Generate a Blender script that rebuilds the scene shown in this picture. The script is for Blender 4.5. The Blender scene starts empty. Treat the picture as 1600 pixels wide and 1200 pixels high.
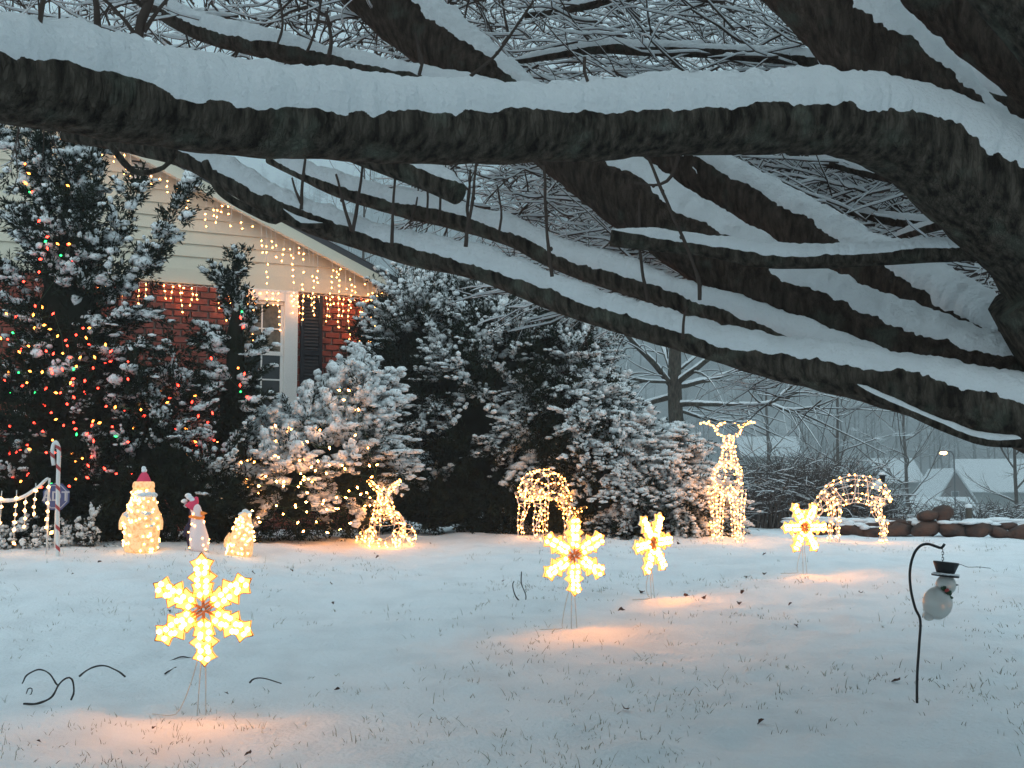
import bpy, math, random
import numpy as np
from mathutils import Vector

random.seed(7)
RNG = np.random.default_rng(11)
PI = math.pi
scene = bpy.context.scene
COL = scene.collection

# ------------------------------------------------------------------ camera
EYE = 1.6
FPX = 1931.0                      # focal length in pixels of a 1600 px wide frame
TILT = math.atan(160.0 / FPX)
cam_d = bpy.data.cameras.new("camera")
cam_d.sensor_width = 36.0
cam_d.lens = 36.0 * FPX / 1600.0
cam_d.clip_start = 0.05
cam_d.clip_end = 2000.0
cam = bpy.data.objects.new("camera", cam_d)
COL.objects.link(cam)
cam.location = (0, 0, EYE)
cam.rotation_euler = (PI / 2 + TILT, 0, 0)
scene.camera = cam

# ------------------------------------------------------------------ world
SUN_EL, SUN_AZ = math.radians(38), math.radians(200)
world = bpy.data.worlds.new("World")
scene.world = world
world.use_nodes = True
wn, wl = world.node_tree.nodes, world.node_tree.links
wn.clear()
w_out = wn.new("ShaderNodeOutputWorld")
w_bg = wn.new("ShaderNodeBackground")
w_sky = wn.new("ShaderNodeTexSky")
w_sky.sky_type = "NISHITA"
w_sky.sun_disc = False
w_sky.sun_elevation = SUN_EL
w_sky.sun_rotation = SUN_AZ
w_sky.air_density = 1.0
w_sky.dust_density = 3.0
w_cloud = wn.new("ShaderNodeRGB")          # a closed grey cloud deck at dusk
w_cloud.outputs[0].default_value = (9.8, 13.2, 14.5, 1)
w_mix = wn.new("ShaderNodeMix")
w_mix.data_type = "RGBA"
w_mix.inputs[0].default_value = 0.9
wl.new(w_sky.outputs[0], w_mix.inputs[6])
wl.new(w_cloud.outputs[0], w_mix.inputs[7])
wl.new(w_mix.outputs[2], w_bg.inputs[0])
w_bg.inputs[1].default_value = 0.1
wl.new(w_bg.outputs[0], w_out.inputs[0])

sun_d = bpy.data.lights.new("sun", "SUN")
sun_d.energy = 0.5
sun_d.angle = math.radians(60)
sun_d.color = (1.0, 0.98, 0.95)
sun = bpy.data.objects.new("sun", sun_d)
COL.objects.link(sun)
sun.rotation_euler = (PI / 2 - SUN_EL, 0, math.radians(-20))

scene.view_settings.view_transform = "Standard"
scene.view_settings.look = "None"
scene.view_settings.gamma = 1.0
scene.view_settings.exposure = 0.0
scene.view_settings.use_curve_mapping = False
scene.render.engine = "CYCLES"
scene.cycles.use_denoising = True
scene.cycles.max_bounces = 6
scene.cycles.diffuse_bounces = 3
scene.cycles.glossy_bounces = 2
scene.cycles.transmission_bounces = 4
scene.cycles.volume_bounces = 0
scene.cycles.sample_clamp_indirect = 3.0
scene.cycles.use_light_tree = True

# ------------------------------------------------------------------ helpers
def P(px, py, y):
    """the place at depth y (metres in front of the camera) seen at a pixel of the 1600x1200 photograph"""
    u = (px - 800.0) / FPX
    v = (600.0 - py) / FPX
    c, s = math.cos(TILT), math.sin(TILT)
    dy, dz = c - v * s, s + v * c
    k = y / dy
    return np.array([u * k, y, EYE + dz * k])

def _hash(i, j, k):
    n = (i * 374761393 + j * 668265263 + k * 1440662683) & 0x7FFFFFFF
    n = ((n ^ (n >> 13)) * 1274126177) & 0x7FFFFFFF
    n = ((n ^ (n >> 15)) * 668265263) & 0x7FFFFFFF
    return ((n >> 8) & 0xFFFF) / 65535.0

def vnoise(p, s=1.0, seed=0):
    """smooth value noise in -1..1 at points p (n,3), feature size s"""
    q = np.asarray(p, float) / s + seed * 17.31
    b = np.floor(q).astype(np.int64)
    f = q - b
    f = f * f * (3 - 2 * f)
    r = 0
    for dx in (0, 1):
        for dy in (0, 1):
            for dz in (0, 1):
                w = (f[:, 0] if dx else 1 - f[:, 0]) * (f[:, 1] if dy else 1 - f[:, 1]) * (f[:, 2] if dz else 1 - f[:, 2])
                r = r + w * _hash(b[:, 0] + dx, b[:, 1] + dy, b[:, 2] + dz)
    return r * 2 - 1

def fbm(p, s, octaves=3, seed=0):
    r, a = 0, 1.0
    for o in range(octaves):
        r = r + a * vnoise(p, s / 2 ** o, seed + o)
        a *= 0.5
    return r

def sstep(a, b, x):
    t = np.clip((x - a) / (b - a), 0, 1)
    return t * t * (3 - 2 * t)

def unit(v):
    v = np.asarray(v, float)
    return v / (np.linalg.norm(v, axis=-1, keepdims=True) + 1e-12)

class MB:
    """collects vertices and faces of one mesh"""
    def __init__(self):
        self.v, self.f, self.n = [], {}, 0
    def add(self, v, *faces):
        v = np.asarray(v, float).reshape(-1, 3)
        self.v.append(v)
        for f in faces:
            f = np.asarray(f, np.int64)
            if f.size:
                self.f.setdefault(f.shape[1], []).append(f + self.n)
        self.n += len(v)
        return self
    def mesh(self, name, origin=None, smooth=True):
        v = np.concatenate(self.v) if self.v else np.zeros((0, 3))
        if origin is not None:
            v = v - np.asarray(origin)
        me = bpy.data.meshes.new(name)
        me.vertices.add(len(v))
        me.vertices.foreach_set("co", v.astype(np.float32).ravel())
        loops, starts, tot, pos = [], [], [], 0
        for k, fl in self.f.items():
            a = np.concatenate(fl)
            loops.append(a.ravel())
            starts.append(pos + np.arange(len(a)) * k)
            tot.append(np.full(len(a), k))
            pos += a.size
        if loops:
            loops = np.concatenate(loops)
            starts = np.concatenate(starts)
            me.loops.add(len(loops))
            me.loops.foreach_set("vertex_index", loops.astype(np.int32))
            me.polygons.add(len(starts))
            me.polygons.foreach_set("loop_start", starts.astype(np.int32))
            me.polygons.foreach_set("use_smooth", np.full(len(starts), smooth))
        me.update(calc_edges=True)
        return me

ROOT_LOC = {}

def tag(o, label=None, cat=None, group=None, kind=None):
    if label: o["label"] = label
    if cat: o["category"] = cat
    if group: o["group"] = group
    if kind: o["kind"] = kind
    return o

def thing(name, label, cat, loc=(0, 0, 0), group=None, rotz=0.0):
    o = bpy.data.objects.new(name, None)
    COL.objects.link(o)
    o.empty_display_size = 0.1
    o.location = [float(c) for c in loc]
    o.rotation_euler = (0, 0, rotz)
    ROOT_LOC[o] = np.array(loc, float)
    return tag(o, label, cat, group)

def part(mb, name, mat, parent=None, smooth=True, local=False, kind=None, label=None):
    """one mesh object; a child's points are given in world space unless local"""
    org = None
    if parent is not None and not local:
        r = parent
        while r.parent: r = r.parent
        org = ROOT_LOC.get(r)
    me = mb.mesh(name, org, smooth)
    me.materials.append(mat)
    o = bpy.data.objects.new(name, me)
    COL.objects.link(o)
    if parent is not None: o.parent = parent
    if parent is None: ROOT_LOC[o] = np.zeros(3)
    return tag(o, label, None, None, kind)

def copy_tree(o, parent=None):
    c = o.copy()
    COL.objects.link(c)
    c.parent = parent
    for ch in list(o.children):
        copy_tree(ch, c)
    return c

# ---- shapes
def box_v(lo, hi):
    (a, b, c), (d, e, f) = lo, hi
    v = [(a, b, c), (d, b, c), (d, e, c), (a, e, c), (a, b, f), (d, b, f), (d, e, f), (a, e, f)]
    q = [(0, 3, 2, 1), (4, 5, 6, 7), (0, 1, 5, 4), (1, 2, 6, 5), (2, 3, 7, 6), (3, 0, 4, 7)]
    return np.array(v, float), np.array(q)

def frames(p):
    t = np.gradient(p, axis=0)
    t = unit(t)
    ref = np.array([0, 0, 1.0])
    if np.abs(t[:, 2]).mean() > 0.85: ref = np.array([0, 1.0, 0])
    s = unit(np.cross(t, ref))
    for i in range(1, len(s)):
        if np.dot(s[i], s[i - 1]) < 0: s[i] = -s[i]
    u = np.cross(s, t)
    return t, s, u

def tube(p, r, sides=8, caps=True):
    p = np.asarray(p, float)
    r = np.broadcast_to(np.asarray(r, float), (len(p),))
    t, s, u = frames(p)
    a = np.arange(sides) * 2 * PI / sides
    ring = s[:, None] * np.cos(a)[None, :, None] + u[:, None] * np.sin(a)[None, :, None]
    v = p[:, None] + ring * r[:, None, None]
    n = len(p)
    i, j = np.meshgrid(np.arange(n - 1), np.arange(sides), indexing="ij")
    k = (j + 1) % sides
    q = np.stack([i * sides + j, (i + 1) * sides + j, (i + 1) * sides + k, i * sides + k], -1).reshape(-1, 4)
    v = v.reshape(-1, 3)
    if not caps: return v, q
    v = np.concatenate([v, p[:1], p[-1:]])
    c0, c1 = n * sides, n * sides + 1
    jj = np.arange(sides); kk = (jj + 1) % sides
    tri = np.concatenate([np.stack([np.full(sides, c0), jj, kk], -1),
                          np.stack([np.full(sides, c1), (n - 1) * sides + kk, (n - 1) * sides + jj], -1)])
    return v, q, tri

def batch_tubes(p, r, sides=4):
    """many tubes at once: p (m,k,3), r (m,k)"""
    m, k, _ = p.shape
    t = unit(np.gradient(p, axis=1))
    ref = np.where(np.abs(t[..., 2:3]).mean(1, keepdims=True) > 0.85, np.array([0, 1.0, 0]), np.array([0, 0, 1.0]))
    s = unit(np.cross(t, np.broadcast_to(ref, t.shape)))
    u = np.cross(s, t)
    a = np.arange(sides) * 2 * PI / sides + 0.4
    v = p[:, :, None] + (s[:, :, None] * np.cos(a)[:, None] + u[:, :, None] * np.sin(a)[:, None]) * r[:, :, None, None]
    i, j = np.meshgrid(np.arange(k - 1), np.arange(sides), indexing="ij")
    l = (j + 1) % sides
    q = np.stack([i * sides + j, (i + 1) * sides + j, (i + 1) * sides + l, i * sides + l], -1).reshape(-1, 4)
    q = (q[None] + (np.arange(m) * k * sides)[:, None, None]).reshape(-1, 4)
    return v.reshape(-1, 3), q

def spline(pts, step):
    """Catmull-Rom through rows of pts (n,c); first three columns are the place"""
    p = np.asarray(pts, float)
    e = np.concatenate([2 * p[:1] - p[1:2], p, 2 * p[-1:] - p[-2:-1]])
    out = []
    for i in range(len(p) - 1):
        a, b, c, d = e[i], e[i + 1], e[i + 2], e[i + 3]
        n = max(1, int(np.linalg.norm((c - b)[:3]) / step))
        t = (np.arange(n) / n)[:, None]
        out.append(0.5 * (2 * b + (c - a) * t + (2 * a - 5 * b + 4 * c - d) * t ** 2 + (3 * b - a - 3 * c + d) * t ** 3))
    out.append(p[-1:])
    return np.concatenate(out)

def ico(sub):
    import bmesh
    bm = bmesh.new()
    bmesh.ops.create_icosphere(bm, subdivisions=sub, radius=1.0)
    v = np.array([x.co[:] for x in bm.verts])
    f = np.array([[x.index for x in y.verts] for y in bm.faces])
    bm.free()
    return v, f
ICO1, ICO2, ICO3 = ico(1), ico(2), ico(3)
OCT = (np.array([(1, 0, 0), (-1, 0, 0), (0, 1, 0), (0, -1, 0), (0, 0, 1.0), (0, 0, -1)], float),
       np.array([(0, 2, 4), (2, 1, 4), (1, 3, 4), (3, 0, 4), (2, 0, 5), (1, 2, 5), (3, 1, 5), (0, 3, 5)]))

def rot_rand(n, rng=RNG):
    q = unit(rng.normal(size=(n, 4)))
    w, x, y, z = q.T
    return np.stack([np.stack([1 - 2 * (y * y + z * z), 2 * (x * y - z * w), 2 * (x * z + y * w)], -1),
                     np.stack([2 * (x * y + z * w), 1 - 2 * (x * x + z * z), 2 * (y * z - x * w)], -1),
                     np.stack([2 * (x * z - y * w), 2 * (y * z + x * w), 1 - 2 * (x * x + y * y)], -1)], -2)

def blobs(mb, c, size, base=ICO2, rough=0.0, rotate=True, seed=0):
    """lumps at c (n,3) with half sizes size (n,3)"""
    c = np.asarray(c, float)
    n = len(c)
    if n == 0: return
    v0, f0 = base
    v = np.broadcast_to(v0, (n,) + v0.shape).copy()
    if rotate: v = np.einsum("nij,nkj->nki", rot_rand(n), v)
    if rough:
        off = np.repeat(np.arange(n) * 7.7, len(v0))
        q = v.reshape(-1, 3) + np.stack([off, off * 0.37, off * 0.11], -1)
        v *= (1 + rough * vnoise(q, 0.8, seed)).reshape(n, -1, 1)
    v = v * np.asarray(size, float).reshape(n, 1, -1) + c[:, None]
    f = (f0[None] + (np.arange(n) * len(v0))[:, None, None]).reshape(-1, 3)
    mb.add(v.reshape(-1, 3), f)

def bulbs(mb, c, r=0.009, ln=1.6):
    """little pointed lamp bulbs, each tipped its own way"""
    c = np.asarray(c, float).reshape(-1, 3)
    n = len(c)
    if n == 0: return
    v0, f0 = OCT
    s = np.array([r, r, r * ln])
    v = np.einsum("nij,kj->nki", rot_rand(n), v0 * s) + c[:, None]
    f = (f0[None] + (np.arange(n) * 6)[:, None, None]).reshape(-1, 3)
    mb.add(v.reshape(-1, 3), f)

def lathe(prof, segs=24, c=(0, 0, 0)):
    prof = np.asarray(prof, float)
    a = np.arange(segs) * 2 * PI / segs
    v = np.stack([prof[:, 0:1] * np.cos(a), prof[:, 0:1] * np.sin(a), np.repeat(prof[:, 1:2], segs, 1)], -1)
    n = len(prof)
    i, j = np.meshgrid(np.arange(n - 1), np.arange(segs), indexing="ij")
    k = (j + 1) % segs
    q = np.stack([i * segs + j, i * segs + k, (i + 1) * segs + k, (i + 1) * segs + j], -1).reshape(-1, 4)
    return v.reshape(-1, 3) + np.asarray(c, float), q

def prism(poly, lo, hi):
    """polygon in x,z extruded along y from lo to hi"""
    poly = np.asarray(poly, float)
    n = len(poly)
    v = np.concatenate([np.stack([poly[:, 0], np.full(n, lo), poly[:, 1]], -1),
                        np.stack([poly[:, 0], np.full(n, hi), poly[:, 1]], -1)])
    q = np.array([(i, (i + 1) % n, n + (i + 1) % n, n + i) for i in range(n)])
    return v, q, np.array([list(range(n))[::-1]]), np.array([[n + i for i in range(n)]])

# ------------------------------------------------------------------ materials
def mat(name, base, rough=0.8, noise=None, bump=None, spec=0.3, emit=None, strength=0.0, trans=0.0):
    """noise = (scale, other colour, low, high); bump = (scale, strength, distance)"""
    m = bpy.data.materials.new(name)
    m.use_nodes = True
    nt = m.node_tree
    n, l = nt.nodes, nt.links
    b = n["Principled BSDF"]
    b.inputs["Base Color"].default_value = (*base, 1)
    b.inputs["Roughness"].default_value = rough
    b.inputs["Specular IOR Level"].default_value = spec
    if trans: b.inputs["Transmission Weight"].default_value = trans
    tc = n.new("ShaderNodeTexCoord")
    geo = n.new("ShaderNodeNewGeometry")
    if noise:
        t = n.new("ShaderNodeTexNoise")
        t.inputs["Scale"].default_value = noise[0]
        t.inputs["Detail"].default_value = 5
        l.new(geo.outputs["Position"], t.inputs["Vector"])
        r = n.new("ShaderNodeValToRGB")
        r.color_ramp.elements[0].position = noise[2]
        r.color_ramp.elements[1].position = noise[3]
        r.color_ramp.elements[0].color = (*base, 1)
        r.color_ramp.elements[1].color = (*noise[1], 1)
        l.new(t.outputs[0], r.inputs[0])
        l.new(r.outputs[0], b.inputs["Base Color"])
    if bump:
        t = n.new("ShaderNodeTexNoise")
        t.inputs["Scale"].default_value = bump[0]
        t.inputs["Detail"].default_value = 6
        l.new(geo.outputs["Position"], t.inputs["Vector"])
        bp = n.new("ShaderNodeBump")
        bp.inputs["Strength"].default_value = bump[1]
        bp.inputs["Distance"].default_value = bump[2]
        l.new(t.outputs[0], bp.inputs["Height"])
        l.new(bp.outputs[0], b.inputs["Normal"])
    if emit:
        b.inputs["Emission Color"].default_value = (*emit, 1)
        b.inputs["Emission Strength"].default_value = strength
    return m

def lamp_mat(name, col, strength):
    m = bpy.data.materials.new(name)
    m.use_nodes = True
    n, l = m.node_tree.nodes, m.node_tree.links
    n.clear()
    o = n.new("ShaderNodeOutputMaterial")
    e = n.new("ShaderNodeEmission")
    e.inputs[0].default_value = (*col, 1)
    e.inputs[1].default_value = strength
    l.new(e.outputs[0], o.inputs[0])
    m.cycles.emission_sampling = "FRONT"
    return m

M = {}
M["snow"] = mat("snow", (0.84, 0.86, 0.88), 0.75, bump=(70, 0.6, 0.02), spec=0.2)
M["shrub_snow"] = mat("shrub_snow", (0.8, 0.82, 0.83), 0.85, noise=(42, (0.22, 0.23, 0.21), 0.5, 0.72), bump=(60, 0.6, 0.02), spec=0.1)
M["ground_snow"] = mat("ground_snow", (0.82, 0.85, 0.88), 0.8, noise=(3.0, (0.72, 0.75, 0.78), 0.45, 0.75), bump=(38, 0.55, 0.03), spec=0.2)
M["far_snow"] = mat("far_snow", (0.75, 0.78, 0.8), 0.9)
M["hill_floor"] = mat("hill_floor", (0.26, 0.26, 0.26), 0.95, noise=(0.09, (0.5, 0.52, 0.53), 0.45, 0.75))
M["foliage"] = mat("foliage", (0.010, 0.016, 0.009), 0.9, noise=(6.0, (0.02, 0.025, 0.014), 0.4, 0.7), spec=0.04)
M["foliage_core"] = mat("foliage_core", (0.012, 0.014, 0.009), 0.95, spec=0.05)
M["twig"] = mat("twig", (0.085, 0.064, 0.054), 0.9, spec=0.1)
M["far_bark"] = mat("far_bark", (0.11, 0.095, 0.088), 0.9, spec=0.1)
M["siding"] = mat("siding", (0.67, 0.62, 0.5), 0.5, noise=(1.2, (0.62, 0.57, 0.46), 0.4, 0.7))
M["white_paint"] = mat("white_paint", (0.78, 0.77, 0.74), 0.45)
M["brick"] = mat("brick", (0.33, 0.075, 0.05), 0.85, noise=(9, (0.2, 0.055, 0.04), 0.4, 0.65), bump=(60, 0.3, 0.01))
M["brick_dark"] = mat("brick_dark", (0.2, 0.06, 0.045), 0.85, noise=(9, (0.14, 0.045, 0.035), 0.4, 0.65), bump=(60, 0.3, 0.01))
M["mortar"] = mat("mortar", (0.42, 0.34, 0.28), 0.95)
M["shutter"] = mat("shutter", (0.012, 0.013, 0.018), 0.45)
M["glass"] = mat("glass", (0.02, 0.025, 0.028), 0.08, spec=0.5)
M["curtain"] = mat("curtain", (0.16, 0.15, 0.12), 0.9, noise=(14, (0.09, 0.085, 0.07), 0.4, 0.6))
M["shingle"] = mat("shingle", (0.06, 0.06, 0.065), 0.9)
M["white_wire"] = mat("white_wire", (0.75, 0.72, 0.68), 0.5)
M["black_iron"] = mat("black_iron", (0.014, 0.014, 0.016), 0.5)
M["red"] = mat("red_paint", (0.42, 0.06, 0.06), 0.5)
M["candy_white"] = mat("candy_white", (0.72, 0.7, 0.68), 0.4)
M["stone"] = mat("stone", (0.11, 0.055, 0.038), 0.9, noise=(7, (0.05, 0.034, 0.03), 0.4, 0.65), bump=(25, 0.6, 0.03))
M["leaf"] = mat("dead_leaf", (0.09, 0.035, 0.022), 0.8, noise=(40, (0.05, 0.022, 0.015), 0.4, 0.6))
M["grass"] = mat("dry_grass", (0.2, 0.19, 0.15), 0.9, noise=(2.5, (0.36, 0.35, 0.3), 0.4, 0.65))
M["stem"] = mat("stem", (0.03, 0.026, 0.026), 0.7)
M["sign_blue"] = mat("sign_blue", (0.05, 0.075, 0.2), 0.4)
M["sign_white"] = mat("sign_white", (0.42, 0.44, 0.5), 0.5)
M["wood_post"] = mat("wood_post", (0.09, 0.075, 0.06), 0.9)
M["far_wall"] = mat("far_wall", (0.2, 0.21, 0.2), 0.9)
M["far_brown"] = mat("far_brown", (0.13, 0.095, 0.085), 0.9)
M["far_trim"] = mat("far_trim", (0.5, 0.52, 0.53), 0.8)
M["penguin_dark"] = mat("penguin_dark", (0.03, 0.025, 0.06), 0.8)
M["pink_hat"] = mat("pink_hat", (0.55, 0.05, 0.12), 0.8, emit=(1, 0.08, 0.12), strength=0.12)
M["orange"] = mat("orange_felt", (0.7, 0.22, 0.04), 0.7, emit=(1, 0.25, 0.05), strength=0.25)
M["lit_fabric"] = mat("lit_fabric", (0.55, 0.45, 0.34), 0.8, noise=(38, (0.16, 0.1, 0.06), 0.47, 0.66), bump=(40, 0.8, 0.02), emit=(1, 0.5, 0.16), strength=0.85)
M["belly_fabric"] = mat("belly_fabric", (0.7, 0.64, 0.66), 0.8, emit=(1, 0.5, 0.32), strength=0.16)
M["jar_glass"] = mat("jar_glass", (0.66, 0.68, 0.66), 0.3, trans=0.35, spec=0.4)
M["holly"] = mat("holly", (0.02, 0.06, 0.03), 0.6)
M["hub_brown"] = mat("hub_brown", (0.35, 0.16, 0.07), 0.6)
M["cord"] = mat("cord_pale", (0.62, 0.58, 0.54), 0.7)
M["lens"] = mat("flake_lens", (0.9, 0.6, 0.2), 0.3, emit=(1, 0.45, 0.09), strength=2.1)
M["lamp_flake"] = lamp_mat("lamp_flake", (1, 0.33, 0.055), 36)
M["lamp_warm"] = lamp_mat("lamp_warm", (1, 0.36, 0.075), 22)
M["lamp_shrub"] = lamp_mat("lamp_shrub", (1, 0.34, 0.07), 85)
M["lamp_house"] = lamp_mat("lamp_house", (1, 0.36, 0.08), 32)
M["lamp_figure"] = lamp_mat("lamp_figure", (1, 0.45, 0.14), 13)
M["lamp_red"] = lamp_mat("lamp_red", (1, 0.035, 0.02), 16)
M["lamp_orange"] = lamp_mat("lamp_orange", (1, 0.26, 0.035), 16)
M["lamp_green"] = lamp_mat("lamp_green", (0.03, 0.9, 0.18), 6)
M["lamp_street"] = lamp_mat("lamp_street", (1, 0.45, 0.15), 25)

def bark_mat(name, c0, c1, lichen):
    m = mat(name, c0, 0.95, spec=0.1)
    n, l = m.node_tree.nodes, m.node_tree.links
    b = n["Principled BSDF"]
    geo = n.new("ShaderNodeNewGeometry")
    def noise(scale, detail=5):
        t = n.new("ShaderNodeTexNoise")
        t.inputs["Scale"].default_value = scale
        t.inputs["Detail"].default_value = detail
        l.new(geo.outputs["Position"], t.inputs["Vector"])
        return t
    mp = n.new("ShaderNodeMapping"); mp.inputs["Scale"].default_value = (46, 46, 11)
    l.new(geo.outputs["Position"], mp.inputs["Vector"])
    grain = n.new("ShaderNodeTexNoise"); grain.inputs["Scale"].default_value = 1.0; grain.inputs["Detail"].default_value = 6
    l.new(mp.outputs[0], grain.inputs["Vector"])
    r1 = n.new("ShaderNodeValToRGB")
    r1.color_ramp.elements[0].position = 0.35; r1.color_ramp.elements[1].position = 0.7
    r1.color_ramp.elements[0].color = (*c0, 1); r1.color_ramp.elements[1].color = (*c1, 1)
    l.new(grain.outputs[0], r1.inputs[0])
    li = noise(9, 6)
    r2 = n.new("ShaderNodeValToRGB")
    r2.color_ramp.elements[0].position = 0.56; r2.color_ramp.elements[1].position = 0.7
    r2.color_ramp.elements[0].color = (0, 0, 0, 1); r2.color_ramp.elements[1].color = (1, 1, 1, 1)
    l.new(li.outputs[0], r2.inputs[0])
    mx = n.new("ShaderNodeMix"); mx.data_type = "RGBA"
    l.new(r2.outputs[0], mx.inputs[0]); l.new(r1.outputs[0], mx.inputs[6])
    mx.inputs[7].default_value = (*lichen, 1)
    l.new(mx.outputs[2], b.inputs["Base Color"])
    vo = n.new("ShaderNodeTexVoronoi"); vo.feature = "DISTANCE_TO_EDGE"; vo.inputs["Scale"].default_value = 1.6
    wmix = n.new("ShaderNodeVectorMath"); wmix.operation = "MULTIPLY_ADD"
    l.new(grain.outputs["Color"], wmix.inputs[0]); wmix.inputs[1].default_value = (2.2, 2.2, 2.2); l.new(mp.outputs[0], wmix.inputs[2])
    l.new(wmix.outputs[0], vo.inputs["Vector"])
    rc = n.new("ShaderNodeValToRGB"); rc.color_ramp.elements[0].position = 0.0; rc.color_ramp.elements[1].position = 0.16
    l.new(vo.outputs[0], rc.inputs[0])
    mm = n.new("ShaderNodeMix"); mm.data_type = "RGBA"; mm.blend_type = "MULTIPLY"; mm.inputs[0].default_value = 0.2
    l.new(mx.outputs[2], mm.inputs[6]); l.new(rc.outputs[0], mm.inputs[7]); l.new(mm.outputs[2], b.inputs["Base Color"])
    hm = n.new("ShaderNodeMath"); hm.operation = "MULTIPLY_ADD"; hm.inputs[1].default_value = 0.16
    l.new(rc.outputs[0], hm.inputs[0]); l.new(grain.outputs[0], hm.inputs[2])
    bp = n.new("ShaderNodeBump"); bp.inputs["Strength"].default_value = 1.0; bp.inputs["Distance"].default_value = 0.02
    l.new(hm.outputs[0], bp.inputs["Height"]); l.new(bp.outputs[0], b.inputs["Normal"])
    return m
M["bark"] = bark_mat("bark", (0.027, 0.022, 0.018), (0.13, 0.108, 0.086), (0.12, 0.125, 0.098))
M["bark_brown"] = bark_mat("bark_brown", (0.04, 0.029, 0.023), (0.11, 0.082, 0.066), (0.09, 0.09, 0.072))

# ------------------------------------------------------------------ the ground
def ground_base(x, y):
    x = np.asarray(x, float); y = np.asarray(y, float)
    z = np.where(y < 6, -1.6 + 0.09 * y, -1.06 + 0.07 * (y - 6))
    z = np.maximum(z, -1.75)
    z = z + 0.17 * sstep(1.0, 3.2, -x) * sstep(6.8, 11.0, y)
    k = 0.04                                            # smooth min towards the level lawn by the house
    cap = -0.53
    h = np.clip(0.5 + 0.5 * (cap - z) / k, 0, 1)
    z = cap * (1 - h) + z * h - k * h * (1 - h)
    z = z - 0.10 * sstep(2.0, 4.5, x) * sstep(10.5, 15, y)
    drop = sstep(16.2, 44, y) * sstep(-2.0, 3.0, x - (y - 16) * -0.12)
    z = z - 2.6 * drop
    return z + EYE

def ground_h(x, y):
    x = np.asarray(x, float); y = np.asarray(y, float)
    p = np.stack([x.ravel(), y.ravel(), np.zeros(x.size)], -1)
    n = 0.030 * fbm(p, 1.3, 2, 3) + 0.025 * fbm(p, 0.38, 2, 5) + 0.012 * vnoise(p, 0.12, 9)
    return ground_base(x, y) + n.reshape(x.shape)

def gz(x, y):
    return float(ground_h(np.array([x]), np.array([y]))[0])

def axis(lo, hi, step, far_lo, far_hi, grow=1.16):
    a = list(np.arange(lo, hi, step))
    s, c = step, hi
    while c < far_hi:
        a.append(c); s *= grow; c += s
    a.append(far_hi)
    s, c = step, lo
    pre = []
    while True:
        s *= grow; c -= s
        if c < far_lo: break
        pre.append(c)
    return np.array(pre[::-1] + a)

xs = axis(-5.2, 6.2, 0.04, -220, 220)
ys = axis(3.0, 16.0, 0.04, -40, 230)
gx, gy = np.meshgrid(xs, ys)
gzv = ground_h(gx, gy)
nx = len(xs)
i, j = np.meshgrid(np.arange(len(ys) - 1), np.arange(nx - 1), indexing="ij")
mb = MB().add(np.stack([gx, gy, gzv], -1).reshape(-1, 3),
              np.stack([i * nx + j, i * nx + j + 1, (i + 1) * nx + j + 1, (i + 1) * nx + j], -1).reshape(-1, 4))
tag(part(mb, "ground", M["ground_snow"]), "lawn under thin snow rising to a low crest", "ground", kind="structure")

def hill_h(x, y):
    p = np.stack([np.asarray(x).ravel(), np.asarray(y).ravel(), np.zeros(np.asarray(x).size)], -1)
    n = (fbm(p, 60, 3, 21) * 4).reshape(np.asarray(x).shape)
    top = 82 - 0.05 * np.abs(x + 20)
    return EYE - 5.5 + top * sstep(165, 350, y + 0.08 * x) + n * sstep(180, 240, y)
hx, hy = np.meshgrid(np.linspace(-400, 400, 80), np.linspace(150, 460, 60))
hz = hill_h(hx, hy)
nh = 80
i, j = np.meshgrid(np.arange(59), np.arange(nh - 1), indexing="ij")
mb = MB().add(np.stack([hx, hy, hz], -1).reshape(-1, 3),
              np.stack([i * nh + j, i * nh + j + 1, (i + 1) * nh + j + 1, (i + 1) * nh + j], -1).reshape(-1, 4))
tag(part(mb, "hill", M["hill_floor"]), "snowy wooded hillside across the valley", "hill", kind="structure")

# ------------------------------------------------------------------ the house
WD = unit(np.array([1.968, 1.0, 0]))                    # along the gable wall, to the right and away
WN = np.array([WD[1], -WD[0], 0])                       # out of the wall, towards the lawn
WC = np.array([-1.84, 16.0, 0])
def W(t, z, out=0.0):
    """a point on the gable wall: t metres left of the corner, z above the eye, out in front of the wall"""
    return WC - WD * t + WN * out + np.array([0, 0, EYE + z])
def wbox(mb, t0, t1, z0, z1, o0, o1):
    v = [W(t, z, o) for z in (z0, z1) for (t, o) in ((t0, o0), (t1, o0), (t1, o1), (t0, o1))]
    q = [(0, 1, 2, 3), (7, 6, 5, 4), (1, 0, 4, 5), (2, 1, 5, 6), (3, 2, 6, 7), (0, 3, 7, 4)]
    mb.add(v, np.array(q))
    return mb
def wpoly(mb, pts, o0, o1):
    n = len(pts)
    v = [W(t, z, o0) for t, z in pts] + [W(t, z, o1) for t, z in pts]
    mb.add(v, np.array([(i, (i + 1) % n, n + (i + 1) % n, n + i) for i in range(n)]),
           np.array([list(range(n))]), np.array([[2 * n - 1 - i for i in range(n)]]))
    return mb

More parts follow.
